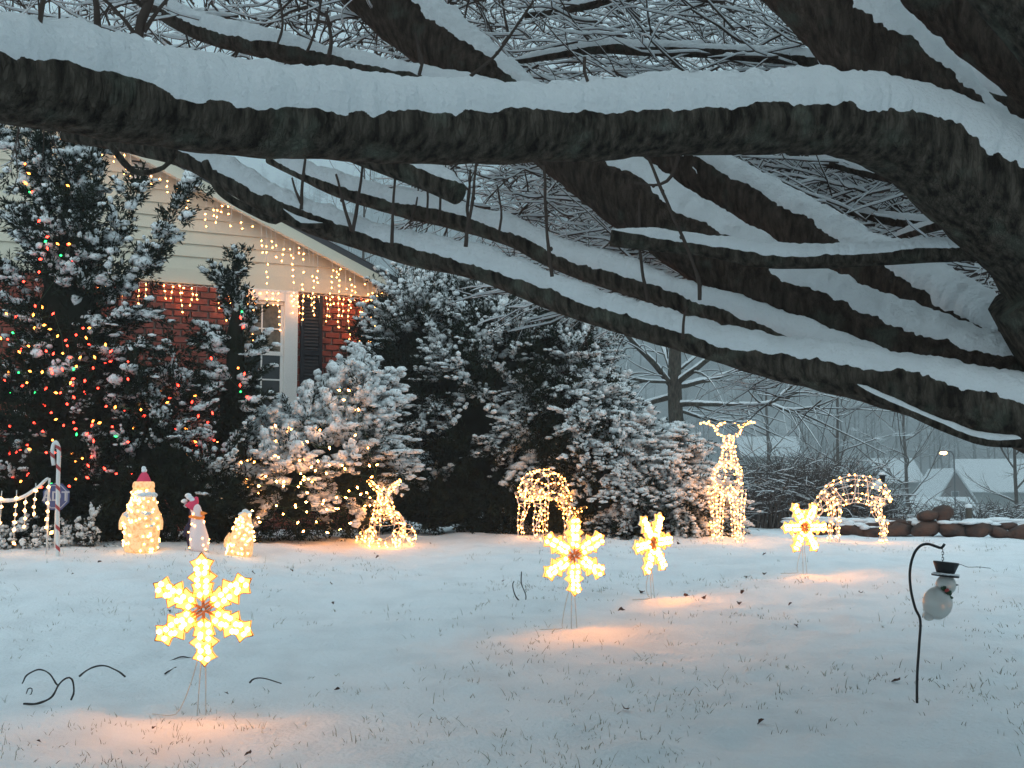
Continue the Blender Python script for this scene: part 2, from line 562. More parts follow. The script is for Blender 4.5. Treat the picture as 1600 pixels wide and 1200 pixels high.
EAVE, GND, APEX, WIDE = 2.49, -0.62, 5.2, 10.4
def rake(t):
    return 2.79 + 0.428 * (t if t <= APEX else 2 * APEX - t)
house = thing("house", "brick house with cream sided gable, hung with icicle lights", "house", W(APEX, GND))
DEPTH = 11.0
mb = MB()
wbox(mb, 0.0, WIDE, GND - 0.4, EAVE, -DEPTH, -0.03)                # wall body: brick veneer sits on its front
part(mb, "wall", M["mortar"], house, smooth=False)
mb = wpoly(MB(), [(0, EAVE), (WIDE, EAVE), (WIDE, rake(WIDE) - 0.06), (APEX, rake(APEX) - 0.06), (0, rake(0) - 0.06)], -DEPTH + 0.1, -0.02)
part(mb, "gable_wall", M["siding"], house, smooth=False)
# clapboards, one by one, cut by the slope of the roof
z, expo = EAVE + 0.15, 0.158
while z < rake(APEX) - 0.2:
    z1 = z + expo
    tl = max(0.0, (z - 2.70) / 0.428); th = max(0.0, (z1 - 2.70) / 0.428)
    if th >= APEX: break
    a = [(tl, z), (WIDE - tl, z), (WIDE - th, z1), (th, z1)]
    v = [W(a[0][0], z, 0.034), W(a[1][0], z, 0.034), W(a[2][0], z1, 0.012), W(a[3][0], z1, 0.012),
         W(a[0][0], z, -0.01), W(a[1][0], z, -0.01), W(a[2][0], z1, -0.01), W(a[3][0], z1, -0.01)]
    m_ = MB().add(v, np.array([(0, 3, 2, 1), (0, 1, 5, 4), (4, 5, 6, 7), (3, 7, 6, 2), (0, 4, 7, 3), (1, 2, 6, 5)]))
    part(m_, "siding_board", M["siding"], house, smooth=False)
    z = z1
part(wbox(MB(), -0.02, WIDE + 0.02, EAVE - 0.03, EAVE + 0.148, 0.0, 0.045), "frieze_board", M["siding"], house, smooth=False)
part(wbox(MB(), 0.0, 0.10, EAVE + 0.15, rake(0) - 0.1, 0.036, 0.05), "corner_board", M["siding"], house, smooth=False)
# bricks one by one where the photograph shows them, the rest joined
WIN0, WIN1, WINB = 1.0, 1.82, 0.95
SH0, SH1 = 0.672, 0.957
rest = MB()
brick_mesh = {}
def brick_shape(l):
    key = round(l, 3)
    if key not in brick_mesh:
        b = MB()
        c, s = 0.004, 1.0
        h, d = 0.068, 0.05
        v = [(0, 0, 0), (l, 0, 0), (l, 0, h), (0, 0, h), (c, d, c), (l - c, d, c), (l - c, d, h - c), (c, d, h - c)]
        # local axes: x along -t, y outwards, z up
        b.add([np.array([p[0] * WD[0] + p[1] * WN[0], p[0] * WD[1] + p[1] * WN[1], p[2]]) for p in v],
              np.array([(4, 5, 6, 7), (0, 1, 5, 4), (1, 2, 6, 5), (2, 3, 7, 6), (3, 0, 4, 7)]))
        me = b.mesh("brick", None, False)
        me.materials.append(M["brick"])
        me2 = me.copy(); me2.materials[0] = M["brick_dark"]
        brick_mesh[key] = (me, me2)
    return brick_mesh[key]
nb = 0
row = 0
z = EAVE - 0.03 - 0.08
while z > GND - 0.1:
    t = -0.0 if row % 2 == 0 else -0.1
    while t < WIDE:
        t0, t1 = max(t, 0.0) + 0.006, min(t + 0.2, WIDE) - 0.006
        t += 0.2125
        if t1 - t0 < 0.03: continue
        if z > WINB - 0.15 and t1 > WIN0 and t0 < WIN1:          # stop at the window casing
            if t0 < WIN0 - 0.03: t1 = WIN0 - 0.004
            elif t1 > WIN1 + 0.03: t0 = WIN1 + 0.004
            else: continue
        seen = z > 0.95 and (t0 < 0.68 or 0.94 < t0 < 1.0 or 1.8 < t0 < 3.6)
        l = t1 - t0
        jit = (random.random() - 0.5) * 0.006
        if seen and nb < 300:
            a, b2 = brick_shape(l)
            o = bpy.data.objects.new("brick", a if random.random() < 0.72 else b2)
            COL.objects.link(o)
            o.parent = house
            o.location = [float(c) for c in (W(t1, z, -0.03 + jit) - ROOT_LOC[house])]
            nb += 1
        else:
            wbox(rest, t0, t1, z, z + 0.068, -0.03, 0.02 + jit)
    z -= 0.08
    row += 1
part(rest, "brickwork", M["brick"], house, smooth=False, kind="stuff")
# window
fr = MB()
wbox(fr, WIN0, WIN0 + 0.17, WINB, EAVE - 0.03, -0.02, 0.06)
wbox(fr, WIN1 - 0.10, WIN1, WINB, EAVE - 0.03, -0.02, 0.06)
wbox(fr, WIN0 + 0.172, WIN1 - 0.102, EAVE - 0.17, EAVE - 0.03, -0.02, 0.055)
win = part(fr, "window", M["white_paint"], house, smooth=False)
part(wbox(MB(), WIN0 - 0.03, WIN1 + 0.03, WINB - 0.06, WINB - 0.002, -0.02, 0.10), "sill", M["white_paint"], win, smooth=False)
ga, gb = WIN0 + 0.172, WIN1 - 0.102
zm = 1.66
sash = MB()
wbox(sash, ga, gb, zm - 0.025, zm + 0.025, -0.015, 0.02)
for zz in (WINB, EAVE - 0.215): wbox(sash, ga, gb, zz + 0.002, zz + 0.04, -0.015, 0.015)
wbox(sash, ga, ga + 0.035, WINB + 0.045, EAVE - 0.22, -0.015, 0.014)
wbox(sash, gb - 0.035, gb, WINB + 0.045, EAVE - 0.22, -0.015, 0.014)
part(sash, "sash", M["white_paint"], win, smooth=False)
mun = MB()
for zz in (zm + 0.31, zm - 0.33): wbox(mun, ga + 0.036, gb - 0.036, zz - 0.009, zz + 0.009, -0.012, 0.008)
mtc = (ga + gb) / 2
wbox(mun, mtc - 0.009, mtc + 0.009, WINB + 0.046, EAVE - 0.222, -0.013, 0.006)
part(mun, "muntin", M["white_paint"], win, smooth=False)
part(wbox(MB(), ga + 0.03, gb - 0.03, WINB + 0.04, zm - 0.02, -0.018, -0.004), "pane", M["glass"], win, smooth=False)
part(wbox(MB(), ga + 0.03, gb - 0.03, zm + 0.02, EAVE - 0.2, -0.018, -0.004), "pane", M["curtain"], win, smooth=False)
# shutter with louvres
sf = MB()
for a, b in ((SH0, SH0 + 0.045), (SH1 - 0.045, SH1)): wbox(sf, a, b, 0.9, EAVE - 0.06, 0.022, 0.055)
for a, b in ((0.9, 0.97), (1.66, 1.72), (EAVE - 0.13, EAVE - 0.06)): wbox(sf, SH0 + 0.046, SH1 - 0.046, a, b, 0.022, 0.053)
shut = part(sf, "shutter", M["shutter"], house, smooth=False)
sl = MB()
zz = 0.975
while zz < EAVE - 0.15:
    if not 1.62 < zz < 1.72:
        v = [W(SH0 + 0.047, zz, 0.046), W(SH1 - 0.047, zz, 0.046), W(SH1 - 0.047, zz + 0.045, 0.024), W(SH0 + 0.047, zz + 0.045, 0.024)]
        w = [p + np.array([0, 0, 0.008]) for p in v]
        sl.add(v + w, np.array([(0, 1, 2, 3), (7, 6, 5, 4), (0, 4, 5, 1), (2, 6, 7, 3)]))
    zz += 0.042
part(sl, "louvre", M["shutter"], shut, smooth=False, kind="stuff")
# gable vent
p0 = P(190, 275, 14.6)
def t_of(px):
    u = (px - 800) / FPX
    return (-u * 16.0 - 1.84) / (0.8915 - u * 0.453)
vt1, vt0 = t_of(188), t_of(227)
vzc = (760 - 288) / FPX * (16 - 0.453 * vt1)
vf = MB()
wbox(vf, vt0, vt1, vzc, vzc + 0.04, 0.03, 0.06)
wbox(vf, vt0, vt1, vzc + 0.40, vzc + 0.44, 0.03, 0.06)
wbox(vf, vt0, vt0 + 0.04, vzc + 0.041, vzc + 0.399, 0.03, 0.06)
wbox(vf, vt1 - 0.04, vt1, vzc + 0.041, vzc + 0.399, 0.03, 0.06)
vent = part(vf, "gable_vent", M["siding"], house, smooth=False)
part(wbox(MB(), vt0 + 0.03, vt1 - 0.03, vzc + 0.03, vzc + 0.41, 0.028, 0.036), "vent_back", M["shutter"], vent, smooth=False)
for k in range(5):
    zz = vzc + 0.045 + k * 0.073
    v = [W(vt0 + 0.041, zz, 0.058), W(vt1 - 0.041, zz, 0.058), W(vt1 - 0.041, zz + 0.05, 0.038), W(vt0 + 0.041, zz + 0.05, 0.038)]
    w = [q + np.array([0, 0, 0.006]) for q in v]
    part(MB().add(v + w, np.array([(3, 2, 1, 0), (4, 5, 6, 7), (1, 5, 4, 0), (3, 7, 6, 2)])), "slat", M["white_paint"], vent, smooth=False)
# roof: two slabs, fascia along the rake, snow above
OV = 0.30
def slab(t0, t1, dz0, dz1, o0, o1):
    return wpoly(MB(), [(t0, rake(t0) + dz0), (t1, rake(t1) + dz0), (t1, rake(t1) + dz1), (t0, rake(t0) + dz1)], o0, o1)
rf = slab(-OV, APEX, -0.05, 0.03, -DEPTH, 0.24)
r2_ = slab(APEX, WIDE + OV, -0.05, 0.03, -DEPTH, 0.24)
roof = part(rf, "roof", M["shingle"], house, smooth=False)
part(r2_, "roof", M["shingle"], house, smooth=False)
part(slab(-OV, APEX, -0.19, -0.052, 0.16, 0.235), "fascia", M["siding"], house, smooth=False)
part(slab(APEX, WIDE + OV, -0.19, -0.052, 0.16, 0.235), "fascia", M["siding"], house, smooth=False)
part(wpoly(MB(), [(-OV, rake(-OV) - 0.19), (0.0, EAVE - 0.02), (0.0, rake(0) - 0.2)], 0.05, 0.158), "eave_return", M["siding"], house, smooth=False)
sn = MB()
for (ta, tb) in ((-OV - 0.02, APEX), (APEX, WIDE + OV)):
    tt = np.linspace(ta, tb, 60)
    oo = np.linspace(-DEPTH, 0.25, 50)
    T, O = np.meshgrid(tt, oo, indexing="ij")
    base = np.array([[W(a, rake(a) + 0.032, b) for b in oo] for a in tt])
    edge = np.minimum(sstep(0, 0.12, T - ta + 0.02), sstep(0, 0.1, 0.25 - O)) ** 0.5
    base[..., 2] += (0.07 + 0.012 * vnoise(base.reshape(-1, 3), 0.5, 3).reshape(T.shape)) * edge
    a, b = np.meshgrid(np.arange(59), np.arange(49), indexing="ij")
    sn.add(base.reshape(-1, 3), np.stack([a * 50 + b, (a + 1) * 50 + b, (a + 1) * 50 + b + 1, a * 50 + b + 1], -1).reshape(-1, 4))
part(sn, "roof_snow", M["snow"], house)

# icicle lights: one string along the brick top, one under the sloping roof edge
def icicles(name, label, tz, drops, out, spacing, skip=lambda t: 0.12, start=0.0):
    root = thing(name, label, "string lights", W(tz[0][0], tz[0][1], out))
    wire, bl = MB(), MB()
    T = np.array(tz)
    n = max(2, int(abs(T[-1, 0] - T[0, 0]) / spacing))
    tt = np.linspace(T[0, 0], T[-1, 0], n)
    zz = np.interp(tt, T[:, 0], T[:, 1]) if T[-1, 0] > T[0, 0] else np.interp(tt[::-1], T[::-1, 0], T[::-1, 1])[::-1]
    run, pts = [], []
    for k, (t, z) in enumerate(zip(tt, zz)):
        run.append(W(t, z - 0.012 * (k % 2), out))
        if k + 1 < n: run.append(W((t + tt[k + 1]) / 2, (z + zz[k + 1]) / 2 - 0.025, out + 0.004))
        ln = drops[k % len(drops)]
        if callable(ln): ln = ln(t)
        ln *= random.uniform(0.75, 1.15)
        if random.random() < skip(t): continue
        m = max(1, int(ln / 0.075))
        x = t
        strand = [W(t, z, out)]
        z -= random.uniform(0, start)
        for q in range(m):
            x += random.uniform(-0.018, 0.018)
            p = W(x, z - 0.04 - q * 0.075 + random.uniform(-0.012, 0.012), out + random.uniform(-0.012, 0.02))
            strand.append(p)
            if random.random() < 0.88: pts.append(p + WN * 0.006)
        if len(strand) > 1: wire.add(*tube(np.array(strand), 0.0022, 4))
    wire.add(*tube(np.array(run), 0.0028, 4))
    part(wire, "wire", M["white_wire"], root)
    bulbs(bl, pts, 0.0085, 1.7)
    part(bl, "bulbs", M["lamp_house"], root, kind="stuff")
icicles("icicle_lights", "icicle light string hanging across the top of the brick wall and window",
        [(0.02, EAVE - 0.045), (3.9, EAVE - 0.045)],
        [0.5, 0.24, 0.36, 0.16, 0.62, 0.3, 0.4, 0.2], 0.075, 0.075)
icicles("icicle_lights", "icicle light string hanging along the sloping roof edge of the gable",
        [(-0.1, rake(-0.1) - 0.2), (4.6, rake(4.6) - 0.2)],
        [lambda t: 0.75 if t < 1.3 else 0.32, 0.2, lambda t: 0.55 if t < 1.6 else 0.34, 0.24, lambda t: 0.85 if t < 1.0 else 0.3, 0.14], 0.26, 0.06, lambda t: 0.1 if t < 1.5 else (0.45 if t < 2.2 else (0.75 if t < 3.3 else 0.4)), 0.22)
icicles("icicle_lights", "long tangled icicle light strand hanging down the brick corner of the house",
        [(0.0, EAVE - 0.06), (0.20, EAVE - 0.06)], [0.95, 0.72, 0.85], 0.085, 0.045)

# ------------------------------------------------------------------ the near tree
TRUNK = np.array([2.15, 3.75, 0.0])
tree = thing("old_tree", "old spreading tree overhead with thick snow along its low limbs", "tree",
             (TRUNK[0], TRUNK[1], gz(TRUNK[0], TRUNK[1])))

def limb(pts, snow, name="limb", rough=0.06, mat_=None, sides=22, step=0.025, spread=1.25, fade=(0.15, 0.15), seed=0, ragged=1.0, pillow=0.5):
    """pts: (px, py, radius in px, depth); snow = thickness of the snow in metres"""
    rows = []
    for px, py, r, d in pts:
        rows.append([*P(px, py, d), r * d / FPX])
    s = spline(rows, step)
    p, r = s[:, :3], s[:, 3]
    v, q, tri = tube(p, r, sides)
    c = np.repeat(p, sides, 0)
    body = v[:len(c)]
    rad = body - c
    n = rough * fbm(body, 0.10, 3, seed + 1) + rough * 0.6 * vnoise(body, 0.35, seed + 4)
    v[:len(c)] = c + rad * (1 + n)[:, None]
    o = part(MB().add(v, q, tri), name, mat_ or M["bark"], tree)
    if snow > 0:
        snow_cap(p, r, snow, o, spread, fade, seed, ragged, pillow)
    return o, p, r

def snow_cap(p, r, h, parent, spread=1.25, fade=(0.15, 0.15), seed=0, ragged=1.0, pillow=0.5, mbx=None, crumb=False):
    L = np.concatenate([[0], np.cumsum(np.linalg.norm(np.diff(p, axis=0), axis=1))])
    # resample finely along the limb
    n = max(6, int(L[-1] / 0.0055))
    if n > 900: n = 900
    l = np.linspace(0, L[-1], n)
    p = np.stack([np.interp(l, L, p[:, k]) for k in range(3)], -1)
    r = np.interp(l, L, r)
    t = unit(np.gradient(p, axis=0))
    for _ in range(4): t[1:-1] = unit((t[:-2] + t[1:-1] * 2 + t[2:]) / 4)
    up = np.array([0, 0, 1.0])
    s = unit(np.cross(t, up))
    u = np.cross(s, t)
    flat = np.clip(np.sqrt(1 - t[:, 2] ** 2), 0, 1)
    e = np.minimum(sstep(0, fade[0] + 1e-6, l), sstep(0, fade[1] + 1e-6, L[-1] - l)) ** 0.5
    hh = h * (0.85 + 0.28 * vnoise(p, 0.4, seed + 7) + 0.22 * vnoise(p, 0.12, seed + 8)) * e * flat ** 0.5
    K = 15
    a = np.linspace(-1, 1, K)
    wob = lambda sd: ragged * (0.2 * vnoise(p, 0.17, seed + sd) + 0.09 * vnoise(p, 0.06, seed + sd + 1) + 0.07 * vnoise(p, 0.025, seed + sd + 2) + 0.05 * vnoise(p, 0.011, seed + sd + 3))
    sp0, sp1 = spread * (0.9 + wob(11)), spread * (0.9 + wob(15))
    ang = np.where(a[None] < 0, a[None] * sp0[:, None], a[None] * sp1[:, None]) * (0.35 + 0.65 * e[:, None])
    prof = np.clip(1 - np.abs(a) ** 2.4, 0, 1) ** pillow
    rim = np.where(np.abs(a) > 0.99, 0.93, 1.01)
    d = u[:, None] * np.cos(ang)[..., None] + s[:, None] * np.sin(ang)[..., None]
    v = p[:, None] + d * (r[:, None] * rim[None])[..., None]
    bul = hh[:, None] * prof[None]
    v = v + up * (bul * 0.8)[..., None] + d * (bul * 0.32)[..., None]
    q = v.reshape(-1, 3)
    rl = float(np.mean(r))
    bumpy = (0.15 * min(rl, 0.06) * fbm(q, 0.045, 3, seed + 20) + 0.06 * min(rl, 0.06) * vnoise(q, 0.012, seed + 24)).reshape(n, K) * (np.abs(a)[None] < 0.97)
    v = v + d * bumpy[..., None]
    crumbs = None
    if rl > 0.018 and crumb:
        m = int(L[-1] * 260)
        ii = RNG.integers(2, n - 2, m); side = RNG.choice([0, K - 1], m, p=[0.75, 0.25])
        pos = v[ii, side]
        away = ang[ii, side] + np.sign(ang[ii, side]) * np.abs(RNG.normal(0, 0.05, m))
        pos = p[ii] + (u[ii] * np.cos(away)[:, None] + s[ii] * np.sin(away)[:, None]) * (r[ii] * 1.0)[:, None]
        sz = 0.001 + 0.0022 * RNG.random(m) ** 3 * (0.4 + min(rl, 0.08) / 0.08)
        crumbs = (pos, np.stack([sz * 1.5, sz, sz * 0.9], -1))
    i, j = np.meshgrid(np.arange(n - 1), np.arange(K - 1), indexing="ij")
    f = np.stack([i * K + j, i * K + j + 1, (i + 1) * K + j + 1, (i + 1) * K + j], -1).reshape(-1, 4)[:, ::-1]
    if mbx is not None:
        mbx.add(v.reshape(-1, 3), f)
    else:
        m_ = MB().add(v.reshape(-1, 3), f)
        if crumbs is not None: blobs(m_, crumbs[0], crumbs[1], ICO1, 0.25)
        part(m_, "snow", M["snow"], parent)

A = [(-800, 20, 48, 1.95), (-480, 74, 64, 1.95), (-200, 92, 70, 2.0), (-100, 105, 68, 2.1), (0, 120, 66, 2.2), (100, 142, 63, 2.3), (200, 163, 60, 2.4), (300, 181, 57, 2.5), (400, 193, 54, 2.6),
     (600, 202, 51, 2.8), (800, 206, 50, 3.0), (1000, 199, 49, 3.15), (1200, 193, 50, 3.3), (1320, 193, 56, 3.4),
     (1420, 221, 68, 3.5), (1520, 280, 86, 3.55), (1640, 372, 108, 3.62), (1765, 515, 138, 3.7), (1840, 690, 156, 3.74)]
limb(A, 0.055, seed=1, fade=(0.02, 0.5), spread=1.5, rough=0.07)
# the trunk, out of the frame to the right
tp = [(*P(1640, 430, 3.66), 0.2), (*P(1800, 640, 3.72), 0.29), (2.1, 3.75, 1.3, 0.32), (2.15, 3.75, 0.7, 0.34), (2.16, 3.76, gz(2.15, 3.75) - 0.1, 0.45)]
s_ = spline(tp, 0.05)
v, q, tri = tube(s_[:, :3], s_[:, 3], 24)
part(MB().add(v + 0.02 * fbm(v, 0.15, 3, 5)[:, None] * unit(v - v.mean(0)), q, tri), "trunk", M["bark"], tree)
limb([(1820, 620, 120, 3.73), (1760, 480, 108, 3.72), (1640, 355, 92, 3.68), (1520, 245, 76, 3.66), (1400, 122, 70, 3.7), (1270, -12, 63, 3.8), (1080, -200, 55, 3.95), (850, -480, 40, 4.3), (600, -800, 20, 4.8)], 0.035, seed=2, spread=1.1, ragged=1.5, fade=(0.5, 0.05), mat_=M["bark_brown"])
limb([(1850, 640, 100, 3.76), (1845, 470, 78, 3.8), (1790, 300, 60, 3.88), (1700, 195, 50, 3.95), (1600, 108, 44, 4.0), (1500, 32, 41, 4.1), (1390, -70, 36, 4.2), (1250, -250, 28, 4.5), (1050, -520, 14, 5.0)], 0.025, seed=3, spread=0.9, ragged=1.7, mat_=M["bark_brown"])
limb([(1860, 640, 110, 3.72), (1860, 440, 95, 3.6), (1800, 225, 76, 3.42), (1700, 110, 68, 3.35), (1605, 8, 62, 3.3), (1500, -110, 55, 3.3), (1380, -330, 42, 3.4), (1200, -650, 20, 3.6)], 0.02, seed=4, spread=0.75, ragged=1.6)
limb([(1850, 560, 60, 3.8), (1845, 380, 40, 4.0), (1760, 225, 26, 4.25), (1600, 168, 22, 4.4), (1500, 118, 18, 4.6), (1430, 62, 13, 4.7), (1350, -20, 10, 4.9), (1240, -130, 5, 5.2)], 0.04, seed=5, spread=1.5, mat_=M["bark_brown"])
C_ = [(150, -600, 14, 6.2), (330, -330, 32, 5.7), (500, -100, 43, 5.3), (600, 2, 46, 5.1), (740, 116, 46, 4.9), (880, 232, 48, 4.7), (1000, 322, 50, 4.5), (1120, 402, 55, 4.35), (1250, 490, 62, 4.2),
      (1400, 556, 64, 4.05), (1560, 606, 68, 3.9), (1720, 640, 84, 3.8), (1850, 680, 110, 3.75)]
limb(C_, 0.045, seed=6, spread=0.98, ragged=1.3, fade=(0.05, 0.3), mat_=M["bark_brown"])
limb([(900, 160, 26, 5.35), (1000, 218, 30, 5.2), (1150, 303, 34, 5.0), (1300, 392, 42, 4.7), (1420, 462, 50, 4.4), (1520, 535, 60, 4.15), (1640, 600, 70, 3.9), (1800, 660, 95, 3.8)], 0.045, seed=7, spread=1.1, mat_=M["bark_brown"], fade=(0.3, 0.3))
limb([(954, 372, 14, 4.0), (1000, 377, 14, 4.0), (1100, 389, 13, 4.0), (1200, 404, 16, 3.95), (1300, 404, 15, 3.9), (1450, 396, 15, 3.8), (1560, 392, 18, 3.7), (1660, 405, 26, 3.66)], 0.018, seed=8, spread=1.6)
limb([(420, 250, 6, 5.25), (520, 292, 12, 5.0), (620, 322, 15, 4.9), (720, 344, 17, 4.8), (800, 368, 19, 4.7), (880, 405, 21, 4.6), (1000, 447, 21, 4.4), (1100, 480, 21, 4.25), (1200, 514, 22, 4.1), (1300, 556, 28, 3.95), (1400, 600, 36, 3.8)], 0.032, seed=9, spread=1.6)
limb([(100, 212, 9, 5.0), (200, 226, 14, 4.9), (300, 250, 18, 4.8), (400, 305, 20, 4.7), (470, 338, 21, 4.65), (560, 370, 20, 4.6), (660, 400, 20, 4.5), (760, 422, 21, 4.4), (880, 470, 22, 4.25), (1000, 508, 22, 4.1), (1100, 537, 23, 4.0),
      (1200, 562, 28, 3.9), (1300, 581, 34, 3.8), (1400, 602, 40, 3.75), (1500, 625, 45, 3.7), (1620, 661, 54, 3.66), (1760, 718, 85, 3.66), (1900, 790, 120, 3.7)], 0.032, seed=10, spread=1.58)
limb([(1340, 606, 6, 3.7), (1372, 622, 6.5, 3.62), (1425, 646, 6, 3.58), (1480, 670, 6.5, 3.58), (1540, 690, 7, 3.6), (1620, 692, 9, 3.62)], 0.012, seed=11, spread=1.3)
limb([(40, -110, 5, 5.4), (190, -20, 10, 5.1), (300, 44, 15, 4.9), (400, 72, 18, 4.8), (500, 94, 17, 4.8), (600, 114, 15, 4.75), (720, 140, 15, 4.7), (820, 175, 18, 4.65)], 0.04, seed=12, spread=1.6, ragged=1.4, mat_=M["bark_brown"])
limb([(520, 222, 22, 4.5), (600, 252, 21, 4.4), (680, 285, 19, 4.35), (716, 303, 18, 4.3)], 0.03, seed=13, spread=1.3)
limb([(800, 98, 4, 6.0), (930, 77, 8, 6.0), (1000, 78, 9, 5.9), (1100, 82, 9, 5.8), (1250, 92, 11, 5.6), (1400, 105, 14, 5.2)], 0.022, seed=14, spread=1.5, mat_=M["bark_brown"])
limb([(1180, 222, 4, 5.6), (1330, 264, 7, 5.3), (1430, 286, 9, 5.0), (1540, 310, 14, 4.4)], 0.016, seed=15, spread=1.5, mat_=M["bark_brown"])
limb([(1230, 328, 5, 5.6), (1320, 330, 6, 5.5), (1400, 346, 8, 5.3), (1500, 352, 9, 5.0), (1600, 370, 14, 4.4)], 0.018, seed=16, spread=1.5, mat_=M["bark_brown"])
limb([(1380, 380, 5, 5.3), (1440, 360, 7, 5.1), (1500, 345, 9, 4.8), (1580, 340, 12, 4.3)], 0.016, seed=17, spread=1.5, mat_=M["bark_brown"])
limb([(1440, 460, 7, 5.0), (1510, 500, 9, 4.8), (1600, 540, 12, 4.5), (1700, 590, 20, 4.2)], 0.02, seed=18, spread=1.5, mat_=M["bark_brown"])
limb([(820, 25, 4, 6.4), (900, 12, 7, 6.3), (1000, -10, 9, 6.1)], 0.025, seed=19, spread=1.5, mat_=M["bark_brown"])
limb([(320, 252, 6, 4.4), (345, 300, 6, 4.4), (400, 333, 6, 4.4), (430, 346, 5, 4.4), (450, 338, 4, 4.4)], 0.0, seed=20, sides=8)
limb([(440, 330, 5, 4.4), (470, 352, 6, 4.4), (505, 352, 4, 4.4)], 0.02, seed=21, sides=8, spread=1.4)
limb([(170, 225, 5, 4.6), (210, 268, 5, 4.6), (255, 262, 4, 4.6), (275, 240, 4, 4.6)], 0.0, seed=22, sides=8)

# upright sprouts and hanging twigs that show singly
def twig(pts, bend=0.0):
    rows = [[*P(px, py, d), r * d / FPX] for px, py, r, d in pts]
    s = spline(rows, 0.02)
    p = s[:, :3] + 0.004 * np.stack([vnoise(s[:, :3], 0.06, 31), 0 * s[:, 0], vnoise(s[:, :3], 0.06, 32)], -1)
    m = MB().add(*tube(p, s[:, 3] * (1 + 0.2 * vnoise(p, 0.03, 33)), 7))
    k = np.arange(6, len(p) - 2, 7)                              # buds
    blobs(m, p[k] + RNG.normal(0, 1, (len(k), 3)) * s[k, 3:4] * 0.7, np.repeat(s[k, 3:4] * 1.3 + 0.0008, 3, 1), ICO1)
    return part(m, "twig", M["twig"], tree)
for tw in ([(48, 95, 5, 2.2), (58, 50, 4.5, 2.2), (70, -20, 4, 2.2)], [(6, 130, 5, 2.15), (12, 90, 5, 2.15), (22, 55, 4, 2.15)],
           [(943, 165, 3.2, 3.05), (925, 140, 3, 3.05), (912, 110, 2.8, 3.05), (913, 88, 2.5, 3.05)], [(865, 180, 3, 3.0), (865, 160, 2.4, 3.0)],
           [(1010, 240, 2.5, 3.6), (1035, 300, 2.5, 3.6), (1066, 370, 2.8, 3.6), (1090, 430, 3, 3.6), (1093, 468, 3, 3.6)],
           [(1000, 310, 2, 4.1), (998, 380, 2.4, 4.1), (1008, 450, 2.8, 4.1), (1014, 500, 3, 4.1)],
           [(850, 258, 2.4, 4.0), (852, 320, 2.6, 4.0), (858, 400, 3, 4.0), (862, 432, 3.2, 4.0)],
           [(745, 255, 2.2, 4.2), (738, 310, 2.5, 4.2), (726, 385, 3.2, 4.2)], [(735, 265, 2, 4.4), (730, 330, 2.5, 4.4), (735, 360, 3, 4.4)],
           [(690, 275, 1.8, 4.5), (687, 330, 2.2, 4.5), (684, 350, 2.5, 4.5)], [(612, 385, 2.8, 4.4), (613, 330, 2.4, 4.4), (620, 262, 2, 4.4)],
           [(550, 360, 3, 4.5), (537, 320, 2.5, 4.5), (525, 272, 2, 4.5)], [(552, 362, 3, 4.5), (560, 310, 2.5, 4.5), (568, 245, 2, 4.5)],
           [(470, 328, 3, 4.6), (472, 290, 2.4, 4.6), (478, 245, 2, 4.6)], [(470, 320, 2.5, 4.6), (462, 298, 2, 4.6), (456, 278, 1.6, 4.6)],
           [(640, 350, 2.2, 4.7), (650, 320, 1.8, 4.7), (652, 308, 1.4, 4.7)], [(668, 345, 2.2, 4.7), (668, 300, 1.8, 4.7), (660, 262, 1.5, 4.7)],
           [(780, 360, 2.2, 4.6), (784, 330, 1.8, 4.6), (778, 290, 1.5, 4.6)], [(1066, 530, 2.8, 3.9), (1070, 490, 2.2, 3.9), (1074, 478, 1.8, 3.9)],
           [(1060, 245, 3, 4.2), (1050, 275, 2.8, 4.2), (1030, 288, 2.5, 4.2), (990, 287, 2, 4.2)],
           [(660, 120, 3, 4.7), (655, 90, 2.5, 4.7), (650, 50, 2, 4.7)], [(515, 90, 3.5, 4.7), (517, 50, 3, 4.7), (510, 20, 2.4, 4.7)],
           [(520, 40, 2.5, 4.7), (490, 30, 2, 4.7)], [(480, 80, 2.5, 4.7), (495, 40, 2, 4.7), (505, -20, 2, 4.7)],
           [(430, 75, 2.5, 4.7), (442, 40, 2.2, 4.7), (436, -10, 2, 4.7)], [(735, 118, 3.2, 4.6), (772, 88, 2.6, 4.6), (805, 45, 2.2, 4.6), (835, 2, 1.8, 4.6)],
           [(655, 118, 3, 4.6), (660, 90, 2.6, 4.6), (654, 68, 2.2, 4.6)], [(1570, 470, 4, 3.9), (1562, 520, 4, 3.9), (1575, 545, 4, 3.9)],
           [(215, 62, 9, 4.0), (222, 30, 8, 4.0), (240, -20, 7, 4.0)], [(152, 40, 6, 4.2), (150, 10, 5, 4.2), (146, -30, 5, 4.2)],
           [(215, 60, 4, 4.0), (185, 20, 3, 4.0), (140, -20, 2.5, 4.0)], [(225, 50, 4, 4.0), (250, 10, 3, 4.0), (290, -30, 2.5, 4.0)]):
    twig(tw)

